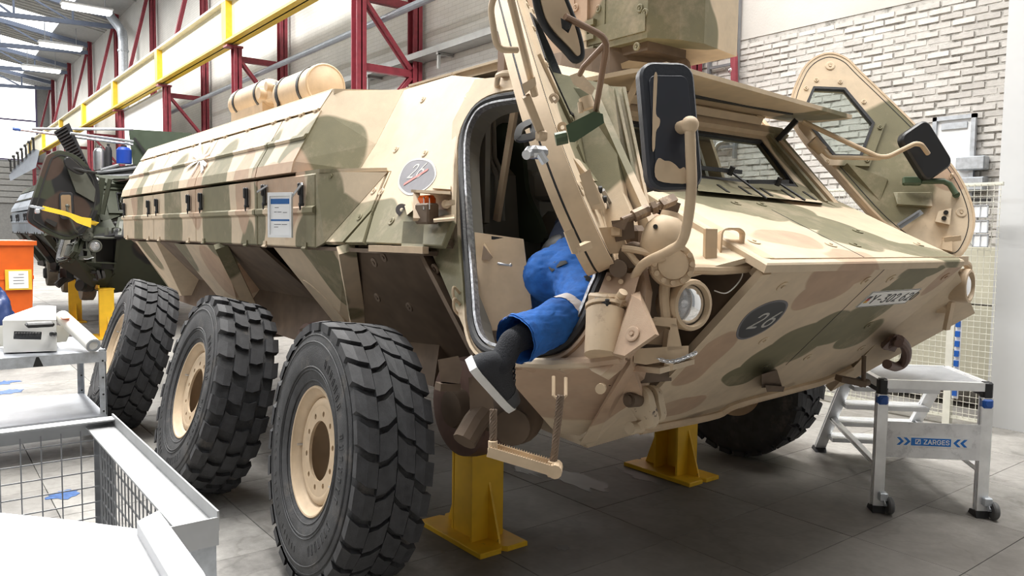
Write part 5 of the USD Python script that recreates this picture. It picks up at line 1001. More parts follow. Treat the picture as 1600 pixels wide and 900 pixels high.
        # smaller mirror on the right door, its tubes, ring, loops and locks
        d = 2.02; ov = [(832, -60), (836, -10), (846, 30), (862, 55), (884, 78), (898, 93), (907, 88), (906, 70), (898, 40), (886, 10), (870, -30), (850, -70)]
        f2 = Fr(ad(870, 20, d), unit(ad(900, 20, d + .02) - ad(850, 20, d - .02)), (0, 0, 1))
        P_ = Polygon(smooth_path(np.array([f2.px(x, y) for x, y in ov]), 4, True)).buffer(0); s2 = t.part('door_mirror', ext(P_.buffer(-.008), -.02, .012, f2), M['sand'], smooth=30)
        t.part('mirror_rim', sweep([f2.p(a, b, .0) for a, b in np.array(P_.exterior.coords)[:-1]], ngon(.011, 8), True), M['blackglass'], parent=s2)
        t.part('mirror_clamp', cat(hull([ad(x, y, dd) for x, y in ((876, 28), (894, 38), (888, 52), (878, 44)) for dd in (1.97, 2.0)]), cyl(ad(886, 42, 1.95), ad(887, 43, 2.0), .007, 8)), M['dark'], parent=s2)
        t.part('mirror_stay', tube(fillet([ad(883, 26, 1.97), ad(950, 60, 2.06), ad(931, 172, 2.3)], .04), .0088, 10), mats['brown']); t.part('mirror_stay', tube([ad(948, 66, 2.07), ad(912, 104, 2.2), ad(906, 116, 2.25)], .008, 10), mats['brown'])
        t.part('grab_loop', tube(fillet([ad(800, -20, 1.97), ad(778, -18, 1.97), ad(766, 10, 1.98), ad(776, 78, 2.0), ad(808, 78, 2.04)], .05), .0085, 10), M['sand'])
        for (a, b) in (((796, -10), (836, 150)),): t.part('door_rail', tube([ad(*a, 1.98), ad(*b, 2.12)], .010, 8), M['sand'])
        t.part('rail_clamp', hull([ad(x, y, dd) for x, y in ((815, 132), (836, 120), (838, 132), (820, 148)) for dd in (2.05, 2.15)]), M['sand'], smooth=False)
        t.part('pull_strap', cat(bar(ad(822, 150, 2.12), ad(846, 210, 2.2), .022, .012, (1, -.6, 0)), cbox(ad(846, 212, 2.2), (.03, .03, .03), .006)), M['sand'], smooth=False)
        t.part('inner_handle', sweep(fillet([ad(832, 190, 2.24), ad(812, 200, 2.22), ad(807, 218, 2.2), ad(836, 213, 2.22)], .015, 5, True), rsec(.012, .02), True), M['ink'])
        lk = t.part('door_lock', cat(cbox(ad(838, 238, 2.2), (.06, .06, .035), .012), cyl(ad(822, 242, 2.16), ad(836, 238, 2.2), .014, 12), cyl(ad(842, 238, 2.18), ad(852, 254, 2.19), .013, 8)), M['steel'])
        t.part('ring_eye', tube(smooth_path([ad(864, 160, 2.1), ad(860, 152, 2.1), ad(866, 148, 2.1), ad(871, 154, 2.1), ad(866, 160, 2.1)], 4), .005, 6), M['sand'])
        t.part('green_grab_handle', cat(tube([ad(868, 218, 2.3), ad(886, 214, 2.3)], .02, 10), hull([ad(x, y, dd) for x, y in ((884, 196), (928, 174), (942, 178), (944, 192), (898, 222), (890, 222)) for dd in (2.26, 2.33)])), mats['handle'], smooth=30)
        t.part('door_stop_box', hull([ad(x, y, dd) for x, y in ((905, 274), (922, 264), (938, 318), (922, 322)) for dd in (2.34, 2.42)]), M['sand'], smooth=False)
        t.part('door_catch', cat(bar(ad(888, 360, 2.42), ad(901, 394, 2.42), .03, .022, (1, -.6, 0)), bar(ad(898, 392, 2.42), ad(920, 382, 2.45), .03, .022, (0, 0, 1))), M['sand'], smooth=False)
        t.part('pillar_plate', hull([ad(x, y, d_ + k) for x, y, d_ in ((946, 134, 3.26), (978, 136, 3.24), (1014, 324, 2.98), (978, 330, 2.98)) for k in (.005, .035)]), C, smooth=False)
        for a, b in (((962, 140), (1000, 318)), ((974, 138), (1012, 322))):
            t.part('pillar_rib', bar(ad(*a, 3.22), ad(*b, 2.96), .012, .02, (1, -.6, .4)), C, smooth=False)
        t.part('hinge_cylinder', cat(tube([ad(914, 152, 2.45), ad(920, 170, 2.45)], .022, 12), tube([ad(906, 160, 2.44), ad(908, 176, 2.44)], .008, 8), tube([ad(905, 163, 2.44), ad(916, 160, 2.45)], .006, 6)), SAND); t.part('hinge_strap', hull([ad(x, y, d_) for x, y in ((890, 118), (906, 112), (930, 138), (924, 150), (896, 132)) for d_ in (2.5, 2.53)]), C, smooth=False)
        # far mirror with its tube arm
    d = 4.45; c = ad(1447, 235, d); rt0 = unit(RM.T @ np.array([1, 0, .15])); up0 = unit(RM.T @ np.array([0, -1, .05])); an = math.radians(33)
    f, rim, pan, gl = mirror_body(c, rt0 * math.cos(an) + up0 * math.sin(an), up0 * math.cos(an) - rt0 * math.sin(an), .215, .31, .035, .05)
    fm_ = t.part('mirror', rim, M['blackglass'], smooth=25); t.part('mirror_glass', gl, M['chrome'], parent=fm_, smooth=False)
    t.part('mirror_arm', cat(tube(fillet([ad(1254, 190, 4.5), ad(1372, 245, 4.42), ad(1388, 245, 4.4), ad(1430, 224, 4.36), ad(1440, 226, 4.36), ad(1450, 240, 4.40)], .03), .014, 10), tube(fillet([ad(1276, 226, 4.5), ad(1296, 246, 4.48), ad(1376, 247, 4.42)], .03), .013, 10), cyl(ad(1268, 220, 4.5), ad(1285, 236, 4.5), .034, 12)), SAND, parent=fm_)
    return t
M['linkmetal'] = mat('brown_link_metal', (.17, .115, .075), .5, .2, stain=(.33, .24, .16), ss=14., sl=(.5, .6))
M['worn'] = mat('chipped_sand_steel', (.50, .40, .28), .6, stain=(.06, .04, .03), ss=26., sl=(.60, .64))
M['brown'] = mat('brown_tube_paint', (.20, .115, .065), .5)
M1.update(mirror=M['navy'] if False else mat('mirror_shell_blue_black', (.020, .023, .031), .42, bump=.1), mirrorback=M['navy'], worn=M['worn'], hook=M['drum'], brown=M['brown'])
fittings(V1, M1, True)

# ================================================================== STANDS
def stand(label, c, flip, hgt):
    t = Thing('axle_stand', label, 'axle stand', (c[0], c[1], 0), group='yellow stands under the vehicles'); x, y = c; s = -1 if flip else 1
    t.part('base_plate', extc(Polygon([(x - .29, y - .15), (x + .29, y - .15), (x + .29, y - .02), (x + .265, y), (x + .29, y + .02), (x + .29, y + .15), (x - .29, y + .15), (x - .29, y + .02), (x - .265, y), (x - .29, y - .02)]), 0, .026, None, .004), M['yellow'], smooth=False)
    t.part('front_web', hull([(x + a, y - .06 * s + b, z) for b in (-.008, .008) for a, z in ((-.075, .026), (.13, .026), (.13, hgt), (-.06, hgt))]), M['yellow'], smooth=False)
    t.part('side_flange', box((x + .135, y - .0 * s, (.026 + hgt) / 2), (.016, .2, hgt - .026)), M['yellow'], smooth=False)
    t.part('side_flange', box((x - .08, y, (.026 + hgt) / 2), (.016, .14, hgt - .026)), M['yellow'], smooth=False)
    t.part('gusset', hull([(x + .14, y + .01 + b, z) for b in (-.006, .006) for z in (.026, .33)] + [(x + .24, y + .01 + b, .026) for b in (-.006, .006)]), M['yellow'], smooth=False)
    t.part('gusset', hull([(x - .085, y + b, z) for b in (-.006, .006) for z in (.026, .36)] + [(x - .22, y + b, .026) for b in (-.006, .006)]), M['yellow'], smooth=False)
    t.part('saddle', cat(box((x + .015, y, hgt + .01), (.27, .22, .02)), box((x + .015, y - .1, hgt + .04), (.27, .02, .06))), M['yellow'], smooth=False)
stand('yellow steel stand nearest the camera, beside the big front wheel', (-3.30, 2.32), False, .66)
stand('yellow steel stand under the far side of the nose', (-3.41, 4.05), True, .66)

# ================================================================== SECOND VEHICLE
M2 = dict(camo=M['camo2'], sand=mat('dark_olive_fitting', (.075, .078, .062), .5), under=mat('black_underbody', (.022, .021, .019), .7), handle=M['green'], drum=mat('brown_hub_drum', (.12, .095, .065), .6, var=.25), frame=M['camo2'], mirror=M['blackglass'], mirrorback=mat('sandy_mirror_back', (.19, .12, .06), .5), hook=M['dark'], worn=M['dark'], brown=M['dark'],
          boxes=mat('blue_grey_primer', (.25, .275, .31), .5, var=.12),
          rdoor=lambda m: tshift(xf(mir(m), rotm(math.radians(-38), (0, 0, 1), (-1.9, 1.75, 1.5))), (.1, .05, 0)))
OFF2 = np.array((-10.5, -.06, 0.))
V2 = vehicle('dark green, brown and black camouflaged armoured vehicle standing behind the sand coloured one', BASE + OFF2, M2, False)
fittings(V2, M2, False)

# its own open door, seen nearly flat
_df = Fr(ad(100, 305, 10.5), ad(150, 305, 10.8) - ad(50, 305, 10.25), (0, 0, 1)); _v2 = V2; _v2.base = BASE + OFF2
_dp = Polygon(smooth_path(np.array([_df.px(x, y) for x, y in ((79, 240), (95, 235), (119, 243), (136, 258), (152, 280), (156, 316), (144, 348), (116, 373), (91, 372), (56, 354), (44, 340), (53, 306), (71, 250))]), 4, True)).buffer(0)
_b = _v2.part('open_door', extc(_dp, -.08, 0, _df), M['camo2'], smooth=False)
for bf_ in (.06,): _v2.part('door_groove', sweep([_df.p(a, b, .0) for a, b in np.array(_dp.buffer(-bf_).exterior.coords)[:-1]], rsec(.02, .012), True, up=_df.n), M['ink'], parent=_b)
_v2.part('vision_block', ext(pxpoly(_df, [(104, 262), (132, 268), (148, 296), (146, 316), (118, 300)]), .0, .03, _df), M2['sand'], parent=_b, smooth=False)
_v2.part('door_mirror', extc(Polygon(smooth_path(np.array([_df.px(x, y) for x, y in ((96, 249), (104, 247), (122, 262), (127, 270), (120, 274), (104, 266), (96, 257))]), 4, True)).buffer(0), .12, .16, _df, .01), M['blackglass'], parent=_b); _v2.part('mirror_stay', tube([_df.P(112, 262, .14), _df.P(135, 268, .2), _df.P(150, 270, .0)], .02, 6), M['dark'], parent=_b)
_v2.part('door_latch', cat(hull([_df.P(x, y, c_) for x, y in ((70, 345), (74, 341), (90, 348), (86, 355)) for c_ in (0, .06)])), M['ink'], parent=_b, smooth=False)
_v2.part('hinge_post', cat(*[bar(ad(x0_, y0_, 11.2), ad(x1_, y1_, 11.2), .07, .05) for x0_, y0_, x1_, y1_ in ((150, 275, 144, 335), (160, 278, 152, 335), (172, 280, 160, 335))]), M['camo2'], smooth=False)
for x, y in ((148, 278), (152, 281), (145, 290), (150, 297)): _v2.part('hinge_bolt', sphere(ad(x, y, 11.1), .03, 1), M['steel'])
# ================================================================== THE MECHANIC
def limbs(bones, edge=.014, smooth=12):
    """bones: (p, rp, q, rq); one smoothed skin around all of them."""
    ms = []
    for p, rp, q, rq in bones:
        a = manifold3d.Manifold.sphere(rp, 20).translate(list(map(float, p))); b = manifold3d.Manifold.sphere(rq, 20).translate(list(map(float, q))); ms.append(manifold3d.Manifold.batch_hull([a, b]))
    m = manifold3d.Manifold.batch_boolean(ms, manifold3d.OpType.Add).refine_to_length(edge).to_mesh()
    t = trimesh.Trimesh(m.vert_properties[:, :3], m.tri_verts, process=True); v0 = t.vertices.copy(); trimesh.smoothing.filter_taubin(t, .45, -.47, smooth)
    d = t.vertices - v0; l = np.linalg.norm(d, axis=1, keepdims=True); t.vertices = v0 + d * np.minimum(1, .012 / np.maximum(l, 1e-9)); return t
def wrinkle(m, amp, sc, seed, stretch=(1, 1, 1)):
    m = m.copy(); v = m.vertices; n = m.vertex_normals; k = meshkit.fbm(v * sc * np.asarray(stretch) + 40, 3, seed) - .5
    fold = np.abs(meshkit.noise(v * sc * 2.2 * np.asarray(stretch) + 9, seed + 5) - .5); m.vertices = v + n * (amp * (k * 1.6 + (.16 - fold) * 1.2))[:, None]; return m
hipR, hipL = ad(900, 430, 3.18), ad(864, 430, 3.26)
kneeR, ankR = ad(917, 484, 2.88), ad(799, 534, 2.58)
kneeL, ankL = ad(868, 515, 3.52), ad(842, 470, 3.52)
pel, waist = ad(890, 418, 3.28), ad(904, 378, 3.46)
chest, neck, head = ad(926, 352, 3.78), ad(944, 346, 4.0), ad(953, 340, 4.16)
rt = unit(hipR - hipL)
shR, shL = chest + rt * .19 + unit(neck - chest) * .06, chest - rt * .17 + unit(neck - chest) * .06
elR, elL = shR + np.array([.08, .12, -.24]), shL + np.array([-.10, .16, -.22]); haR, haL = elR + np.array([.0, .24, -.06]), elL + np.array([.06, .24, -.04])
heel_dir = unit(ad(801, 636, 2.70) - ad(738, 568, 2.50))
t = Thing('person', 'person in blue work trousers kneeling in the door opening, one leg hanging out', 'person', (ankR[0], ankR[1], .95))
skin = mat('skin', (.52, .32, .23), .55, var=.05); blue = mat('royal_blue_work_cloth', (.013, .115, .43), .85, var=.2, vs=22., bump=.25, bs=420., stain=(.010, .07, .27), ss=7., sl=(.52, .7)); navy = mat('navy_shirt_cloth', (.010, .016, .036), .9, bump=.2, bs=300.)
def hand(w, d):
    side = unit(np.cross(d, (0, 0, 1.))); b = [(w, .028, w + d * .085, .03)]
    for k, (o, l) in enumerate(((-.03, .07), (-.01, .08), (.01, .075), (.03, .06))): r = w + d * .085 + side * o; m_ = r + d * l * .55; b += [(r, .0095, m_, .009), (m_, .009, m_ + d * l * .35 - np.array([0, 0, l * .4]), .008)]
    r = w + side * -.025 + d * .02; m_ = r - side * .04 + d * .03; b += [(r, .013, m_, .0105), (m_, .0105, m_ + d * .03, .0095)]; return b
bones = [(hipR, .085, kneeR, .06), (kneeR, .055, ankR, .04), (hipL, .085, kneeL, .06), (kneeL, .055, ankL, .04), (hipR, .10, hipL, .10), (pel, .11, waist, .11), (waist, .11, chest, .125), (shR, .055, shL, .055), (chest, .06, neck, .055), (neck, .052, head, .05),
         (shR, .05, elR, .042), (elR, .04, haR, .028), (shL, .05, elL, .042), (elL, .04, haL, .028)]
for w, e in ((haR, elR), (haL, elL)): bones += hand(w, unit(w - e))
hd_ = head + unit(head - neck) * .07; fw = unit(np.cross(rt, unit(head - neck))); fw = fw if fw[2] < 0 else -fw
bones += [(hd_ - unit(head - neck) * .03, .078, hd_ + unit(head - neck) * .03, .088), (hd_ + fw * .03 - unit(head - neck) * .05, .055, hd_ + fw * .03, .07), (hd_ + fw * .095 - unit(head - neck) * .01, .012, hd_ + fw * .085 + unit(head - neck) * .03, .01)]
for s in (-1, 1): bones.append((hd_ + rt * s * .085 - unit(head - neck) * .01, .012, hd_ + rt * s * .088 + unit(head - neck) * .025, .012))
body = t.part('body', limbs(bones, .016, 8), skin)
for s in (-1, 1): t.part('eye', sphere(hd_ + fw * .078 + rt * s * .03 + unit(head - neck) * .02, .012), M['plate_white'], parent=body)
hair = sphere(hd_ - fw * .018 + unit(head - neck) * .02, .1, 3); t.part('hair', hair, M['ink'])
S = kneeR * .5 + ankR * .5
cuff = ankR * .93 + kneeR * .07
bk = -unit(np.cross(unit(kneeR - ankR), rt)); 
tro = limbs([(hipR, .118, kneeR * .5 + hipR * .5, .104), (kneeR * .5 + hipR * .5, .104, kneeR, .092), (kneeR, .094, S, .082), (S, .080, ankR * .8 + kneeR * .2, .080), (ankR * .8 + kneeR * .2, .080, cuff, .088), (hipL, .118, kneeL, .088), (kneeL, .09, ankL, .07),
             (hipR, .122, hipL, .122), (pel, .12, pel * .72 + waist * .28, .115), (hipR + unit(ad(870, 440, 3.0) - hipR) * .05, .115, hipR, .12), (hipL + unit(ad(850, 440, 3.05) - hipL) * .06, .12, hipL, .12)], .011, 10)
tro = wrinkle(wrinkle(tro, .009, 9., 3, (1, 1, 1.8)), .005, 26., 9, (1, 1, 2.2)); ax_s = unit(cuff - S)
tr = t.part('trousers', trimesh.intersections.slice_mesh_plane(tro, -ax_s, cuff + ax_s * .012), blue)
def ringband(c, d, r0, r1, w, m_): 
    """band that follows the cloth: the trouser skin between two planes, pushed out."""
    q = trimesh.intersections.slice_mesh_plane(trimesh.intersections.slice_mesh_plane(m_, d, c - d * w / 2), -d, c + d * w / 2); n_ = q.vertex_normals; q.vertices = q.vertices + n_ * .003; return q
near = trimesh.intersections.slice_mesh_plane(tro, unit(S - kneeL) , (S + kneeL) / 2)
bc = kneeR * .70 + ankR * .30; t.part('reflective_band', ringband(bc, unit(kneeR - ankR), 0, 0, .042, near), mat('silver_reflective_tape', (.60, .56, .56), .5), parent=tr)
t.part('cuff_hem', ringband(cuff, ax_s, 0, 0, .012, near), blue, parent=tr)
def patch(pts, d0, m_, off=.004):
    """small cloth patch laid on the trousers: pixels -> nearest points of the cloth."""
    P = []
    for x, y in pts:
        o, d = EYE, ray(x, y); loc = m_.ray.intersects_location([o], [d])[0]
        if len(loc): P.append(loc[np.argmin(np.linalg.norm(loc - o, axis=1))])
    P = np.array(P)
    if len(P) < 4: return None
    c = P.mean(0); n_ = unit(EYE - c); return hull(np.concatenate([P - n_ * .004, P + n_ * off]))
for pts in ([(857, 418), (866, 409), (884, 407), (887, 411), (872, 417), (862, 425)], [(912, 431), (918, 430), (930, 438), (928, 442), (915, 438)]):
    q = patch(pts, 0, tro)
    if q is not None: t.part('pocket_flap', q, M['ink'], parent=tr)
shirt = wrinkle(limbs([(waist + (pel - waist) * .62, .125, waist, .132), (waist, .13, chest, .145), (shR, .075, shL, .075), (chest, .09, neck, .065), (shR, .07, elR, .058), (elR, .056, elR * .35 + haR * .65, .045), (shL, .07, elL, .058), (elL, .056, elL * .35 + haL * .65, .045)], .014, 10), .008, 10., 8)
t.part('shirt', shirt, navy)
t.part('belt', limbs([(pel * .66 + waist * .34 - rt * .04, .118, pel * .66 + waist * .34 + rt * .04, .118)], .02, 4), M['ink'])
# sock cuff and trainer
O_ = ad(739, 569, 2.51); fx = heel_dir; up_ = unit(.62 * RM[0] - .72 * RM[1] - .32 * RM[2]); up_ = unit(up_ - fx * (up_ @ fx))
sk = lathe([(.0, -.06), (.047, -.06), (.046, .03), (.05, .07), (.0, .08)], ankR - ax_s * .0, ankR - ax_s * 1. , 20)
rib = [lathe([(.046, -.05), (.049, -.05), (.049, .07), (.046, .07)], ankR, ankR - ax_s, 20)]
sk = [limbs([(ankR - ax_s * .09, .050, ankR, .043), (ankR, .043, O_ + fx * .072 + up_ * .07, .043)], .012, 4)]; t.part('sock', cat(sk), mat('dark_ribbed_sock', (.016, .017, .022), .9, bump=.5, bs=220.))
fx = heel_dir; up_ = unit(.62 * RM[0] - .72 * RM[1] - .32 * RM[2]); up_ = unit(up_ - fx * (up_ @ fx)); fy = np.cross(up_, fx); O_ = ad(739, 569, 2.51)
prof = [(-.005, .026, .050), (.02, .036, .082), (.06, .040, .105), (.10, .042, .100), (.14, .045, .080), (.19, .048, .060), (.235, .044, .050), (.265, .032, .042), (.283, .014, .030)]
def loft(prof, z0, k=16, grow=0., flat=False, zt=None):
    V = []; f = []
    for x, w, h in prof:
        for a in np.linspace(0, 2 * PI, k, endpoint=False):
            c_, s_ = math.cos(a), math.sin(a); yy = (w + grow) * np.sign(c_) * abs(c_) ** .7; zz = z0 if (s_ < 0 and not flat) else 0
            z = (0 if s_ < 0 else h * abs(s_) ** .8) if not flat else (z0 if s_ < 0 else zt); V.append(O_ + fx * x + fy * yy + up_ * z)
    n_ = len(prof)
    for i in range(n_ - 1):
        for j in range(k): u = (j + 1) % k; f += [[i * k + j, i * k + u, (i + 1) * k + u], [i * k + j, (i + 1) * k + u, (i + 1) * k + j]]
    for j in range(1, k - 1): f += [[0, j + 1, j], [(n_ - 1) * k, (n_ - 1) * k + j, (n_ - 1) * k + j + 1]]
    m_ = trimesh.Trimesh(np.array(V), np.array(f), process=False); m_.fix_normals(); return m_
sh = t.part('shoe', loft(prof, 0.), mat('charcoal_trainer_knit', (.022, .024, .030), .8, bump=.35, bs=260.), smooth=60)
solep = [(x * 1.03 - .004, w, h) for x, w, h in prof]
t.part('shoe_sole', loft(solep, -.017, grow=.004, flat=True, zt=.010), mat('white_foam_sole', (.66, .66, .65), .5), parent=sh, smooth=50)
for k in range(4): x = .10 + .022 * k; t.part('lace', tube([O_ + fx * x + fy * .028 + up_ * (.094 - .011 * k), O_ + fx * (x + .01) + up_ * (.104 - .011 * k), O_ + fx * x - fy * .028 + up_ * (.094 - .011 * k)], .0035, 6), M['ink'], parent=sh)
t.part('toe_cap', loft([(x, w + .0015, h + .0015) for x, w, h in prof[5:]], 0.), mat('grey_toe_cap', (.05, .052, .058), .6), parent=sh, smooth=60)

# ================================================================== PLATFORM STEPS
t = Thing('platform_steps', 'aluminium work platform steps on castors beside the nose of the vehicle', 'step ladder', (-2.4, 5.1, 0))
A0_ = np.array((-2.19, 4.47, 0)); wv, fv, zv = np.array((.70, .714, 0)), np.array((-.70, .714, 0)), np.array((0, 0, 1.)); W_, D_, T_ = .575, .58, .785
L3 = lambda a, b, z: A0_ + wv * a + fv * b + zv * z
def obar(p, q, w, h, up): 
    """Extruded aluminium profile: a bar with two grooves."""
    m_, l = frame_pq(p, q, up); s = Polygon([(-w / 2, -h / 2), (-w * .2, -h / 2), (-w * .2, -h / 2 + .006), (w * .2, -h / 2 + .006), (w * .2, -h / 2), (w / 2, -h / 2), (w / 2, h / 2), (w * .2, h / 2), (w * .2, h / 2 - .006), (-w * .2, h / 2 - .006), (-w * .2, h / 2), (-w / 2, h / 2)])
    return xf(trimesh.creation.extrude_polygon(s, l, engine='earcut'), m_)
deck = hull([L3(a, b, z) for a in (.0, W_) for b in (.0, D_) for z in (T_ - .012, T_)]); pf_ = t.part('platform', deck, M['aluplate'], smooth=False)
for a, b, c, d in ((0, -.01, W_, -.01), (0, D_, W_, D_), (-.01, 0, -.01, D_), (W_ + .01, 0, W_ + .01, D_)): t.part('platform_edge', bar(L3(a, b, T_ - .02), L3(c, d, T_ - .02), .03, .05), M['alu'], parent=pf_, smooth=False)
for k in range(22): t.part('deck_ridge', bar(L3(.02, .03 + .025 * k, T_ + .001), L3(W_ - .02, .03 + .025 * k, T_ + .001), .006, .003), M['aluplate'], parent=pf_, smooth=False)
for a in (0, W_): t.part('corner_cap', cbox(L3(a, 0, T_ - .04), (.055, .055, .1), .01, rotm(PI / 4, [0, 0, 1])), M['black'], parent=pf_); t.part('side_beam', bar(L3(a, .02, T_ - .055), L3(a, D_, T_ - .055), .03, .045), M['black'], parent=pf_, smooth=False)
for a in (.0, W_):
    lg = t.part('front_leg', obar(L3(a, 0, .03), L3(a, 0, T_ - .08), .05, .06, wv), M['alu'], smooth=False)
    t.part('blue_joint', cat(cbox(L3(a, -.005, T_ - .115), (.06, .06, .055), .01, rotm(PI / 4, [0, 0, 1])), cyl(L3(a, -.04, T_ - .115), L3(a, -.02, T_ - .115), .016, 12)), M['blue'], parent=lg)
    t.part('foot', hull([L3(a + x, y, z) for x in (-.035, .035) for y, z in ((-.04, 0), (.07, 0), (.05, .03), (-.03, .04))]), M['black'], parent=lg, smooth=False)
    c = L3(a + .055, -.045, .052); cs = t.part('castor', lathe([(.012, -.016), (.045, -.016), (.051, -.008), (.051, .008), (.045, .016), (.012, .016)], c, c + wv, 28), mat('grey_castor_tyre', (.10, .10, .10), .6) if a == 0 else stage.GetPrimAtPath('/World/Looks/grey_castor_tyre').GetPath(), parent=lg)
    t.part('castor_fork', cat(bar(c - wv * .026, L3(a + .02, -.01, .11), .006, .05, fv), cyl(c - wv * .03, c + wv * .03, .008, 8), cbox(L3(a + .02, -.03, .10), (.05, .05, .05), .006, rotm(PI / 4, [0, 0, 1]))), M['galv'], parent=lg)
    s0, s1 = L3(a, .62, T_ - .06), L3(a, 1.30, .03); st = t.part('stringer', obar(s0, s1, .035, .075, wv), M['alu'], smooth=False)
    t.part('foot', hull([L3(a + x, y, z) for x in (-.04, .04) for y, z in ((1.25, 0), (1.38, 0), (1.34, .035), (1.28, .035))]), M['black'], parent=st, smooth=False)
    t.part('brace', obar(L3(a, .04, .26), L3(a, 1.05, .335), .03, .04, zv) if False else obar(L3(a + (.0), .03, .27), s0 * .42 + s1 * .58, .03, .035, wv), M['alu'], smooth=False)
    t.part('blue_joint', cbox(L3(a, .60, T_ - .1), (.05, .06, .07), .01, rotm(PI / 4, [0, 0, 1])), M['blue'], parent=st)
for k, z in enumerate((.63, .475, .32, .165)):
    f_ = (T_ - .06 - z) / (T_ - .09) * .68 + .62; sp = t.part('step', hull([L3(a, f_ + b, z + c) for a in (.02, W_ - .02) for b in (-.13, .06) for c in (-.028, 0)]), M['aluplate'], smooth=False)
    for j in range(5): t.part('step_ridge', bar(L3(.03, f_ - .11 + .035 * j, z + .001), L3(W_ - .03, f_ - .11 + .035 * j, z + .001), .008, .003), M['alu'], parent=sp, smooth=False)
pz0, pz1 = .335, .545
sg = t.part('sign_board', hull([L3(a, b, z) for a in (.03, W_ - .03) for b in (-.026, -.020) for z in (pz0, pz1)]), mat('scuffed_aluminium_sheet', (.80, .80, .81), .5, .0, stain=(.62, .62, .63), ss=10.), smooth=False)
SF_ = Fr(L3(0, -.026, 0), wv, zv)
skb = t.part('sign_sticker', ext(shapely.box(.075, .405, .50, .465), 0, .0008, SF_), M['paper'], parent=sg, smooth=False)
cb = mat('sticker_blue', (.01, .17, .58), .45)
t.part('name_band', ext(shapely.box(.165, .41, .385, .455), .0008, .0014, SF_), cb, parent=sg, smooth=False)
t.part('sign_lettering', text_on(SF_, .232, .4195, 'ZARGES', .027, .0014, 0, True, .0006), M['paper'], parent=sg)
t.part('sign_logo', cat(ext(shapely.box(.188, .418, .218, .448).difference(shapely.box(.192, .422, .214, .444)), .0014, .002, SF_), ext(Polygon([(.193, .424), (.199, .422), (.213, .441), (.207, .444)]), .0014, .002, SF_)), M['paper'], parent=sg, smooth=False)
for x, s in ((.085, 1), (.122, 1), (.398, -1), (.435, -1)):
    w = .018; p = [(0, 0), (w, 0), (w + .022, .0225), (w, .045), (0, .045), (.022, .0225)]; p = [((q[0] if s > 0 else .04 - q[0]) + x, q[1] + .41) for q in p]; t.part('chevron', ext(Polygon(p).buffer(0), .0008, .0014, SF_), cb, parent=sg, smooth=False)

# ================================================================== TROLLEYS ON THE LEFT
t = Thing('mesh_trolley', 'grey wire mesh trolley with an angle iron rim in front of the wheels', 'trolley', (-2.5, .15, 0)); rm = mat('light_grey_rim_paint', (.40, .405, .41), .5, stain=(.50, .38, .24), ss=10., sl=(.69, .72)); gm = mat('grey_trolley_frame', (.25, .255, .265), .5, .25)
x0, x1, y0, y1, zr = -3.16, -1.90, -.9, .575, .895
t.part('rim_side', cat(box(((x0 + x1) / 2, y1 - .045, zr - .02), (x1 - x0, .09, .006)), box(((x0 + x1) / 2, y1, zr - .005), (x1 - x0, .005, .05))), rm, smooth=False)
t.part('rim_end', cat(box((x0, (y0 + y1) / 2, zr - .02), (.006, y1 - y0, .06)), box((x0 + .03, (y0 + y1) / 2, zr + .008), (.06, y1 - y0, .005))), rm, smooth=False)
t.part('rim_end', cat(box((x1, (y0 + y1) / 2, zr - .03), (.006, y1 - y0, .07)), box((x1 - .02, (y0 + y1) / 2, zr - .02), (.04, y1 - y0, .005))), rm, smooth=False)
for x in (x0 + .02, x1 - .02): s_ = -1 if x < -2.5 else 1; t.part('corner_post', cat(box((x - .012 * s_, y1 - .008, zr / 2 - .03), (.06, .006, zr - .06)), box((x + .016 * s_, y1 - .035, zr / 2 - .03), (.006, .06, zr - .06))), M['galv'] if s_ > 0 else gm, smooth=False)
t.part('corner_post', box((x0 + .02, y0, zr / 2), (.045, .045, zr)), gm, smooth=False)
w = [box((x0 + .03, y, .55), (.004, .004, .64)) for y in np.arange(y0, y1, .062)] + [box((x0 + .026, (y0 + y1) / 2, z), (.004, y1 - y0, .004)) for z in np.arange(.25, .88, .058)]
t.part('end_mesh', cat(*w), gm, smooth=False, kind='stuff')
w = [box((x, y1 - .05, .55), (.004, .004, .64)) for x in np.arange(x0 + .05, x1, .05)] + [box(((x0 + x1) / 2, y1 - .046, z), (x1 - x0, .004, .004)) for z in np.arange(.25, .88, .058)]
t.part('side_mesh', cat(*w), gm, smooth=False, kind='stuff')
w = [box((x1 - .03, y, .55), (.004, .004, .64)) for y in np.arange(y1 - .5, y1, .05)] + [box((x1 - .028, y1 - .25, z), (.004, .5, .004)) for z in np.arange(.25, .88, .058)]; t.part('end_mesh', cat(*w), gm, smooth=False, kind='stuff')
t.part('floor_panel', box(((x0 + x1) / 2, (y0 + y1) / 2, .20), (x1 - x0, y1 - y0, .02)), M['galv'], smooth=False)
for x in (x0 + .12, x1 - .12):
    for y in (y0 + .1, y1 - .1): t.part('castor', cat(lathe([(.02, -.02), (.08, -.02), (.085, 0), (.08, .02), (.02, .02)], (x, y, .085), (x, y + 1, .085), 24), box((x, y, .15), (.06, .07, .09))), M['black'])
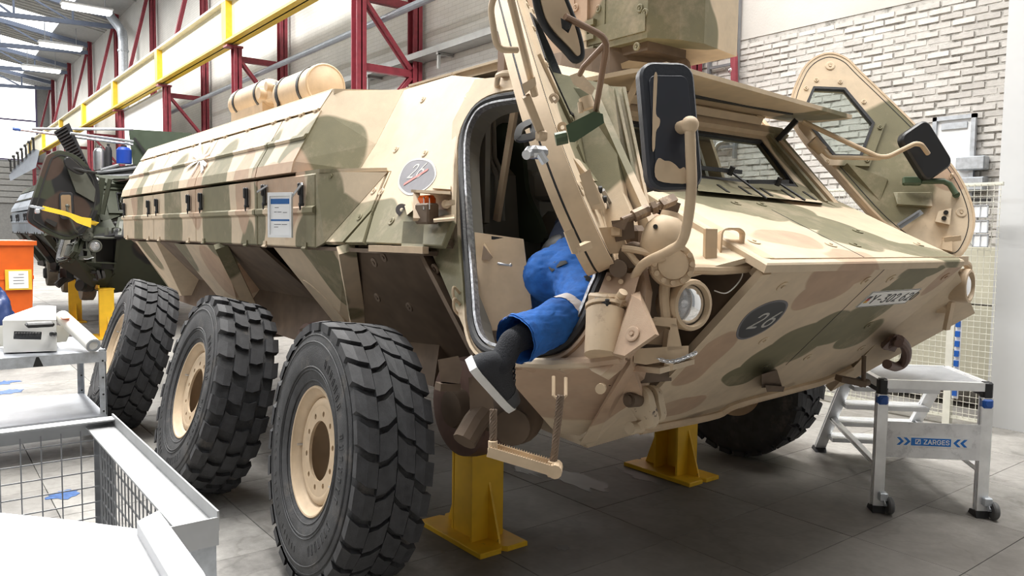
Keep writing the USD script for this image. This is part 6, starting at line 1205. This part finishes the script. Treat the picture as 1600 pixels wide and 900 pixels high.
# white cabinet in front of it
zb_ = 1.05; q = [az(x, y, zb_) for x, y in ((-60, 795), (0, 801), (110, 812), (214, 826), (262, 905), (300, 980), (-60, 980))]
t = Thing('white_cabinet', 'large plain white flat-topped cabinet in front of the mesh trolley', 'cabinet', (-1.4, .1, 0)); wm = mat('white_card', (.60, .605, .62), .75, var=.03)
t.part('lid_top', hull([p + [0, 0, d] for p in q for d in (-.03, 0)]), wm, smooth=False); t.part('box_body', hull([p * [1, 1, 0] + [0, 0, z] for p in q for z in (0, 1.01)]), wm, smooth=False)
e = [az(x, y, zb_ + .012) for x, y in ((214, 825), (248, 807), (318, 905), (345, 960), (300, 975), (262, 905))]; t.part('raised_flap', hull([p + [0, 0, d] for p in e for d in (-.05, .012)]), wm, smooth=False)

t = Thing('metal_table', 'grey perforated steel workshop table trolley carrying cream cover panels', 'table', (-6.5, .3, 0)); tz = .745
x0, x1, y0, y1 = -6.95, -6.02, -.6, 1.06; gt = mat('blue_grey_table_top', (.40, .42, .46), .45, .3)
t.part('table_top', box(((x0 + x1) / 2, (y0 + y1) / 2, tz - .01), (x1 - x0, y1 - y0, .02)), gt, smooth=False)
for nm, c, s in (('apron', (x1, (y0 + y1) / 2, tz - .035), (.012, y1 - y0, .075)), ('apron', ((x0 + x1) / 2, y1, tz - .035), (x1 - x0, .012, .075)), ('apron', (x0, (y0 + y1) / 2, tz - .035), (.012, y1 - y0, .075))): t.part(nm, box(c, s), M['galv'], smooth=False)
t.part('apron_mark', ext(Polygon([(.62, tz - .07), (.68, tz - .07), (.655, tz - .005), (.64, tz - .005)]), 0, .002, Fr((x1 + .006, 0, 0), (0, 1, 0), (0, 0, 1))), M['ink'])
t.part('shelf', cat(box(((x0 + x1) / 2, (y0 + y1) / 2, .28), (x1 - x0, y1 - y0, .02)), box((x1, (y0 + y1) / 2, .26), (.012, y1 - y0, .06))), gt, smooth=False)
for x in (x0 + .02, x1 - .02):
    for y in (y0 + .02, y1 - .02):
        lg = t.part('leg', cat(box((x, y + (.018 if y > 0 else -.018), .43), (.045, .005, .66)), box((x + (.02 if x > -6.5 else -.02), y, .43), (.005, .045, .66))), M['galv'], smooth=False)
        for k in range(5): t.part('leg_hole', cyl((x + .0245, y, .2 + .12 * k), (x + .0262, y, .2 + .12 * k), .007, 8), M['ink'], parent=lg)
        t.part('castor', cat(lathe([(.015, -.016), (.055, -.016), (.06, 0), (.055, .016), (.015, .016)], (x - .05, y - .02, .06), (x - .05, y + 1, .06), 20), box((x - .03, y - .02, .11), (.06, .05, .05))), M['black'], parent=lg)
cream = mat('cream_panel_plastic', (.74, .71, .62), .55, var=.04); cw = mat('cream_white_plastic', (.78, .77, .73), .5, var=.03)
def onT(x, y, h=0.): return az(x, y, tz + h)
t = Thing('cover_panel', 'cream cover panel with a black slotted vent lying on the grey table', 'panel', onT(50, 530))
q = [onT(x, y, .01 + (541 - y) * .0047) for x, y in ((-20, 512), (20, 508), (78, 508), (112, 512), (104, 532), (60, 537), (-20, 541))]; t.part('panel_sheet', hull([p + [0, 0, d] for p in q for d in (-.008, .006)]), cream, smooth=False)
q = [onT(x, y, .03 + (541 - y) * .0047) for x, y in ((18, 530), (72, 531), (75, 516), (22, 514))]; t.part('vent_box', hull([p + [0, 0, -.02] for p in q] + [p + [-.01, 0, .02] for p in q]), cream, smooth=False)
q = [onT(x, y, .052 + (541 - y) * .0047) for x, y in ((21, 527), (64, 528), (65, 519), (22, 518))]; vb = t.part('vent', hull([p + [0, 0, d] for p in q for d in (-.012, .002)]), M['ink'], smooth=False)
for k in range(9): x = 24 + 4.5 * k; t.part('vent_slat', bar(onT(x, 526, .056 + .07), onT(x + 1, 520, .056 + .0987), .012, .004), M['dark'], parent=vb, smooth=False)
t.part('handle', tube(fillet([onT(80, 527, .07), onT(80, 521, .15), onT(86, 521, .15), onT(86, 527, .07)], .02), .012, 8), M['ink'])
t = Thing('cover_panel', 'long cream panel lying behind the vented panel on the table', 'panel', onT(60, 503))
q = [onT(x, y, .20) for x, y in ((4, 508), (88, 506), (88, 497), (60, 496), (8, 502))]; t.part('panel_sheet', hull([p + [0, 0, d] for p in q for d in (-.19, .03)] + [p + [0, 0, .09] for p in q[2:4]]), cw, smooth=False)
t.part('trim_clip', cbox(onT(62, 507, .22), (.12, .16, .03), .01), M['ink'])
t = Thing('white_roll', 'white rolled sheet lying along the edge of the grey table', 'roll', onT(122, 517))
p, q = onT(97, 495, .21), onT(146, 540, .05); t.part('roll', tube([p, q], .05, 16), cw); t.part('roll_end', lathe([(.03, -.004), (.045, -.004), (.045, .004), (.03, .004), (.03, -.004)], q, q + (q - p), 16), M['galv']); t.part('orange_tag', cbox(p * .75 + q * .25 + [.02, -.03, .045], (.09, .05, .006), .002), M['orange_lens'])

# ================================================================== BEHIND, ON THE LEFT
t = Thing('orange_container', 'tall orange plastic container with a framed notice, cut by the left picture edge', 'container', (-12.6, .9, 0)); og = mat('orange_plastic', (.72, .125, .012), .45, var=.10, vs=3.)
yb0, yb1, xb0, xb1, zt_ = .12, 1.30, -13.2, -12.1, 1.43
t.part('container_body', hull([(x, y, z) for z, d in ((.15, .05), (zt_, 0)) for x in (xb0 + d, xb1 - d) for y in (yb0 + d, yb1 - d)]), og, smooth=False)
t.part('rim', box(((xb0 + xb1) / 2, (yb0 + yb1) / 2, zt_ - .02), (xb1 - xb0 + .06, yb1 - yb0 + .06, .06)), og, smooth=False)
for z in (.45, .95): t.part('rib', box(((xb0 + xb1) / 2, (yb0 + yb1) / 2, z), (xb1 - xb0 - .02, yb1 - yb0 - .02, .05)), og, smooth=False)
for x in (xb0 + .15, xb1 - .15): t.part('runner', box((x, (yb0 + yb1) / 2, .08), (.2, yb1 - yb0 + .1, .16)), og, smooth=False)
c = ax(29, 437, xb1 + .01); nt = t.part('notice_frame', box(c, (.02, .30, .27)), mat('yellow_notice_frame', (.75, .50, .04), .5), smooth=False); t.part('notice_sheet', box(c + [.012, 0, .0], (.004, .22, .23)), M['paper'], parent=nt, smooth=False)
for k in range(4): t.part('text_line', box(c + [.0145, .03 if k == 0 else 0, .07 - .04 * k], (.002, .06 if k == 0 else .12, .008)), M['galvdark'], parent=nt, smooth=False)
t = Thing('tarpaulin', 'crumpled dark blue tarpaulin heap beside the orange container', 'tarpaulin', (-10.6, .7, 0)); hp = sphere((0, 0, 0), 1., 4); v = hp.vertices; k = meshkit.fbm(v * 2.2 + 5, 4, 3)[:, None]; hp.vertices = v * (.75 + .5 * k) * [.42, .34, .55]; hp.vertices[:, 2] = np.maximum(hp.vertices[:, 2], -.38); hp.apply_translation((-10.9, .66, .38))
t.part('sheet', hp, mat('navy_tarpaulin', (.010, .030, .12), .5, bump=.3, bs=25.), smooth=40)
stand('yellow steel stand under the nose of the dark vehicle', (-12.75, 2.25), False, .72); stand('yellow steel stand farther back under the dark vehicle', (-15.2, 2.2), False, .72); 
# things on the dark vehicle
gp = M2['boxes']
sv = BASE + OFF2; d = 15.0; V2.base = sv
rl = V2.part('raised_lid', hull([ad(x, y, dd) for x, y in ((16, 283), (56, 262), (62, 235), (52, 232), (22, 262), (14, 274)) for dd in (d, d + .3)]), gp, smooth=False)
for k in range(7): x, y = 17 + 6.0 * k, 258 - 5.6 * k; V2.part('clamp', cat(bar(ad(x, y + 10, d - .02), ad(x - 1, y - 6, d - .05), .03, .06), cbox(ad(x - 2, y - 8, d - .06), (.09, .05, .05), .01)), M['ink'], smooth=False, parent=rl)
t = Thing('tension_strap', 'yellow ratchet strap stretched across the dark vehicle door', 'strap', ad(110, 336, 10.1)); t.part('strap', sweep([ad(66, 325, 10.05), ad(100, 333, 10.15), ad(140, 347, 10.35), ad(152, 350, 10.6)], rsec(.06, .008), up=(.8, -.6, .2)), M['craneyellow']); t.part('strap_end', hull([ad(x, y, dd) for x, y in ((104, 336), (143, 341), (142, 356), (120, 348)) for dd in (10.1, 10.15)]), M['craneyellow'], smooth=False); t.part('ratchet', cat(bar(ad(48, 322, 10.0), ad(68, 326, 10.0), .05, .03), cbox(ad(58, 330, 10.0), (.12, .05, .06), .01)), M['galv'])
t = Thing('grille_box', 'black finned cooling grille tilted upright on the dark vehicle roof', 'grille', ad(105, 230, 12.5)); d = 12.5
t.part('frame', hull([ad(x, y, dd) for x, y in ((84, 206), (108, 192), (140, 262), (122, 268)) for dd in (d, d + .25)]), M['black'], smooth=False)
for k in range(14): f_ = k / 13; t.part('fin', bar(ad(86 + 36 * f_, 208 + 56 * f_, d - .02), ad(103 + 33 * f_, 198 + 60 * f_, d - .02), .03, .02, (0, 0, 1)), M['dark'], smooth=False)
tb_ = M['galv']
for k, (a, b, lb) in enumerate((((20, 201), (208, 226), 'longest thin grey tube above the dark vehicle roof, blue at its tip'), ((50, 201), (208, 202), 'pale thin tube running level above the dark vehicle roof'), ((110, 208), (208, 221), 'thin grey tube just below the longest one'))):
    t = Thing('aerial_tube', lb, 'tube', ad((a[0] + b[0]) / 2, (a[1] + b[1]) / 2, 12.9)); t.part('tube', tube([ad(*a, 12.4), ad(*b, 13.3)], .022, 8), tb_)
    if k == 0: t.part('blue_tip', tube([ad(20, 201, 12.39), ad(32, 202.6, 12.44)], .026, 8), M['blue'])
t = Thing('hatch_cover', 'dark green hatch panel standing upright on the dark vehicle roof', 'hatch', ad(240, 235, 13.4)); d = 13.4
t.part('panel', hull([ad(x, y, dd) for x, y in ((201, 202), (300, 208), (300, 262), (208, 262)) for dd in (d, d + .06)]), mat('dark_green_hatch', (.045, .062, .036), .6), smooth=False); t.part('stay', bar(ad(210, 216, d - .05), ad(228, 240, d - .05), .04, .03), M['dark'], smooth=False)
d = 12.9
for nm, lb, x, w, y0_, y1_, m_ in (('steel_canister', 'silver steel canister standing on the dark vehicle roof', 156, 18, 229, 266, M['steel']), ('black_canister', 'slim black canister next to the silver one on the roof', 170, 10, 226, 264, M['black']), ('blue_jug', 'blue plastic jug on the dark vehicle roof', 194, 22, 228, 256, mat('cobalt_jug', (.010, .05, .33), .3))):
    p, q = ad(x, y1_, d), ad(x, y0_, d); r = w / 2 / F * d; L = np.linalg.norm(q - p); t = Thing(nm, lb, 'canister' if 'jug' not in nm else 'jug', p)
    t.part('body', lathe([(0, 0), (r * .95, 0), (r, .02), (r, L * .75), (r * .7, L * .9), (r * .35, L * .93), (0, L * .93)], p, p + [0, 0, 1], 24), m_); t.part('cap', lathe([(0, 0), (r * .4, 0), (r * .4, L * .1), (0, L * .1)], p + [0, 0, L * .92], p + [0, 0, 2], 16), M['ink'] if 'steel' not in nm else M['chrome'])
t = Thing('roof_rack', 'dark tool tray with pipes and cables on the dark vehicle roof', 'tray', ad(185, 270, 12.9)); t.part('tray', hull([ad(x, y, dd) for x, y in ((148, 266), (212, 256), (214, 280), (150, 284)) for dd in (12.8, 13.5)]), M['dark'], smooth=False)
for a, b in (((150, 270), (214, 262)), ((160, 276), (212, 274)), ((158, 266), (186, 258))): t.part('pipe', tube([ad(*a, 12.75), ad(*b, 12.8)], .03, 8), M['galvdark'])
# document holder hung from a box latch
c = ay(438, 336, 1.655); t = Thing('document_holder', 'white framed document holder hung from a latch on the vehicle side', 'document holder', c); f_ = Fr(c, (.86, .42, .0), (0, 0, 1)); w, h = .175, .255
t.part('frame', extc(shapely.box(-w / 2, -h / 2, w / 2, h / 2).difference(shapely.box(-w / 2 + .014, -h / 2 + .016, w / 2 - .014, h / 2 - .02)), -.006, .008, f_), M['white_metal'], smooth=False)
sh_ = t.part('sheet', ext(shapely.box(-w / 2 + .008, -h / 2 + .008, w / 2 - .008, h / 2 - .01), -.004, .001, f_), M['paper'], smooth=False); hb = mat('document_blue', (.02, .12, .36), .5)
t.part('header_band', ext(shapely.box(-w / 2 + .018, .062, w / 2 - .018, .092), .001, .0016, f_), hb, parent=sh_, smooth=False); t.part('rule_line', ext(shapely.box(-w / 2 + .018, -.034, w / 2 - .018, -.024), .001, .0016, f_), hb, parent=sh_, smooth=False)
for x, z, l in ((-.04, .04, .03), (-.045, .015, .02), (-.02, .015, .03), (.02, .012, .03), (-.045, -.055, .05), (.01, -.055, .04), (-.045, -.07, .03)): t.part('text_line', ext(shapely.box(x, z, x + l, z + .004), .001, .0016, f_), M['galvdark'], parent=sh_, smooth=False)
t.part('hook', cat(bar(ay(453, 312, 1.70), ay(472, 287, 1.70), .016, .006, (0, 1, 0)), bar(ay(402, 300, 1.70), ay(418, 290, 1.70), .012, .006, (0, 1, 0))), M['steel'], smooth=False)

# white reflective mark on a lid and the machine at the picture's edge
ld = Fr((0, 1.75, 2.01), (1, 0, 0), (0, .17, .31))
for a, b in (((298, 274), (327, 226)), ((292, 262), (326, 240)), ((312, 224), (316, 268)), ((302, 240), (322, 258))):
    p, q = ld.P(*a, .012), ld.P(*b, .012); V1.part('white_stroke', bar(p, q, .03, .003, ld.n), M['plate_white'], smooth=False)
t = Thing('machine', 'dark machine with a grey top cut by the left picture edge, behind the orange container', 'machine', (-17.6, .9, 0)); dk = M2['sand']
t.part('machine_body', cbox((-17.6, .5, .8), (1.2, 1.3, 1.6), .05), M['dark'], smooth=False); t.part('machine_top', cbox((-17.6, .5, 1.9), (1.0, 1.2, .5), .06), dk, smooth=False); t.part('side_rail', box((-17.0, .5, 1.62), (.08, 1.35, .08)), M['galv'], smooth=False); t.part('orange_post', cyl((-17.2, .85, 2.1), (-17.2, .85, 2.75), .07, 12), og)
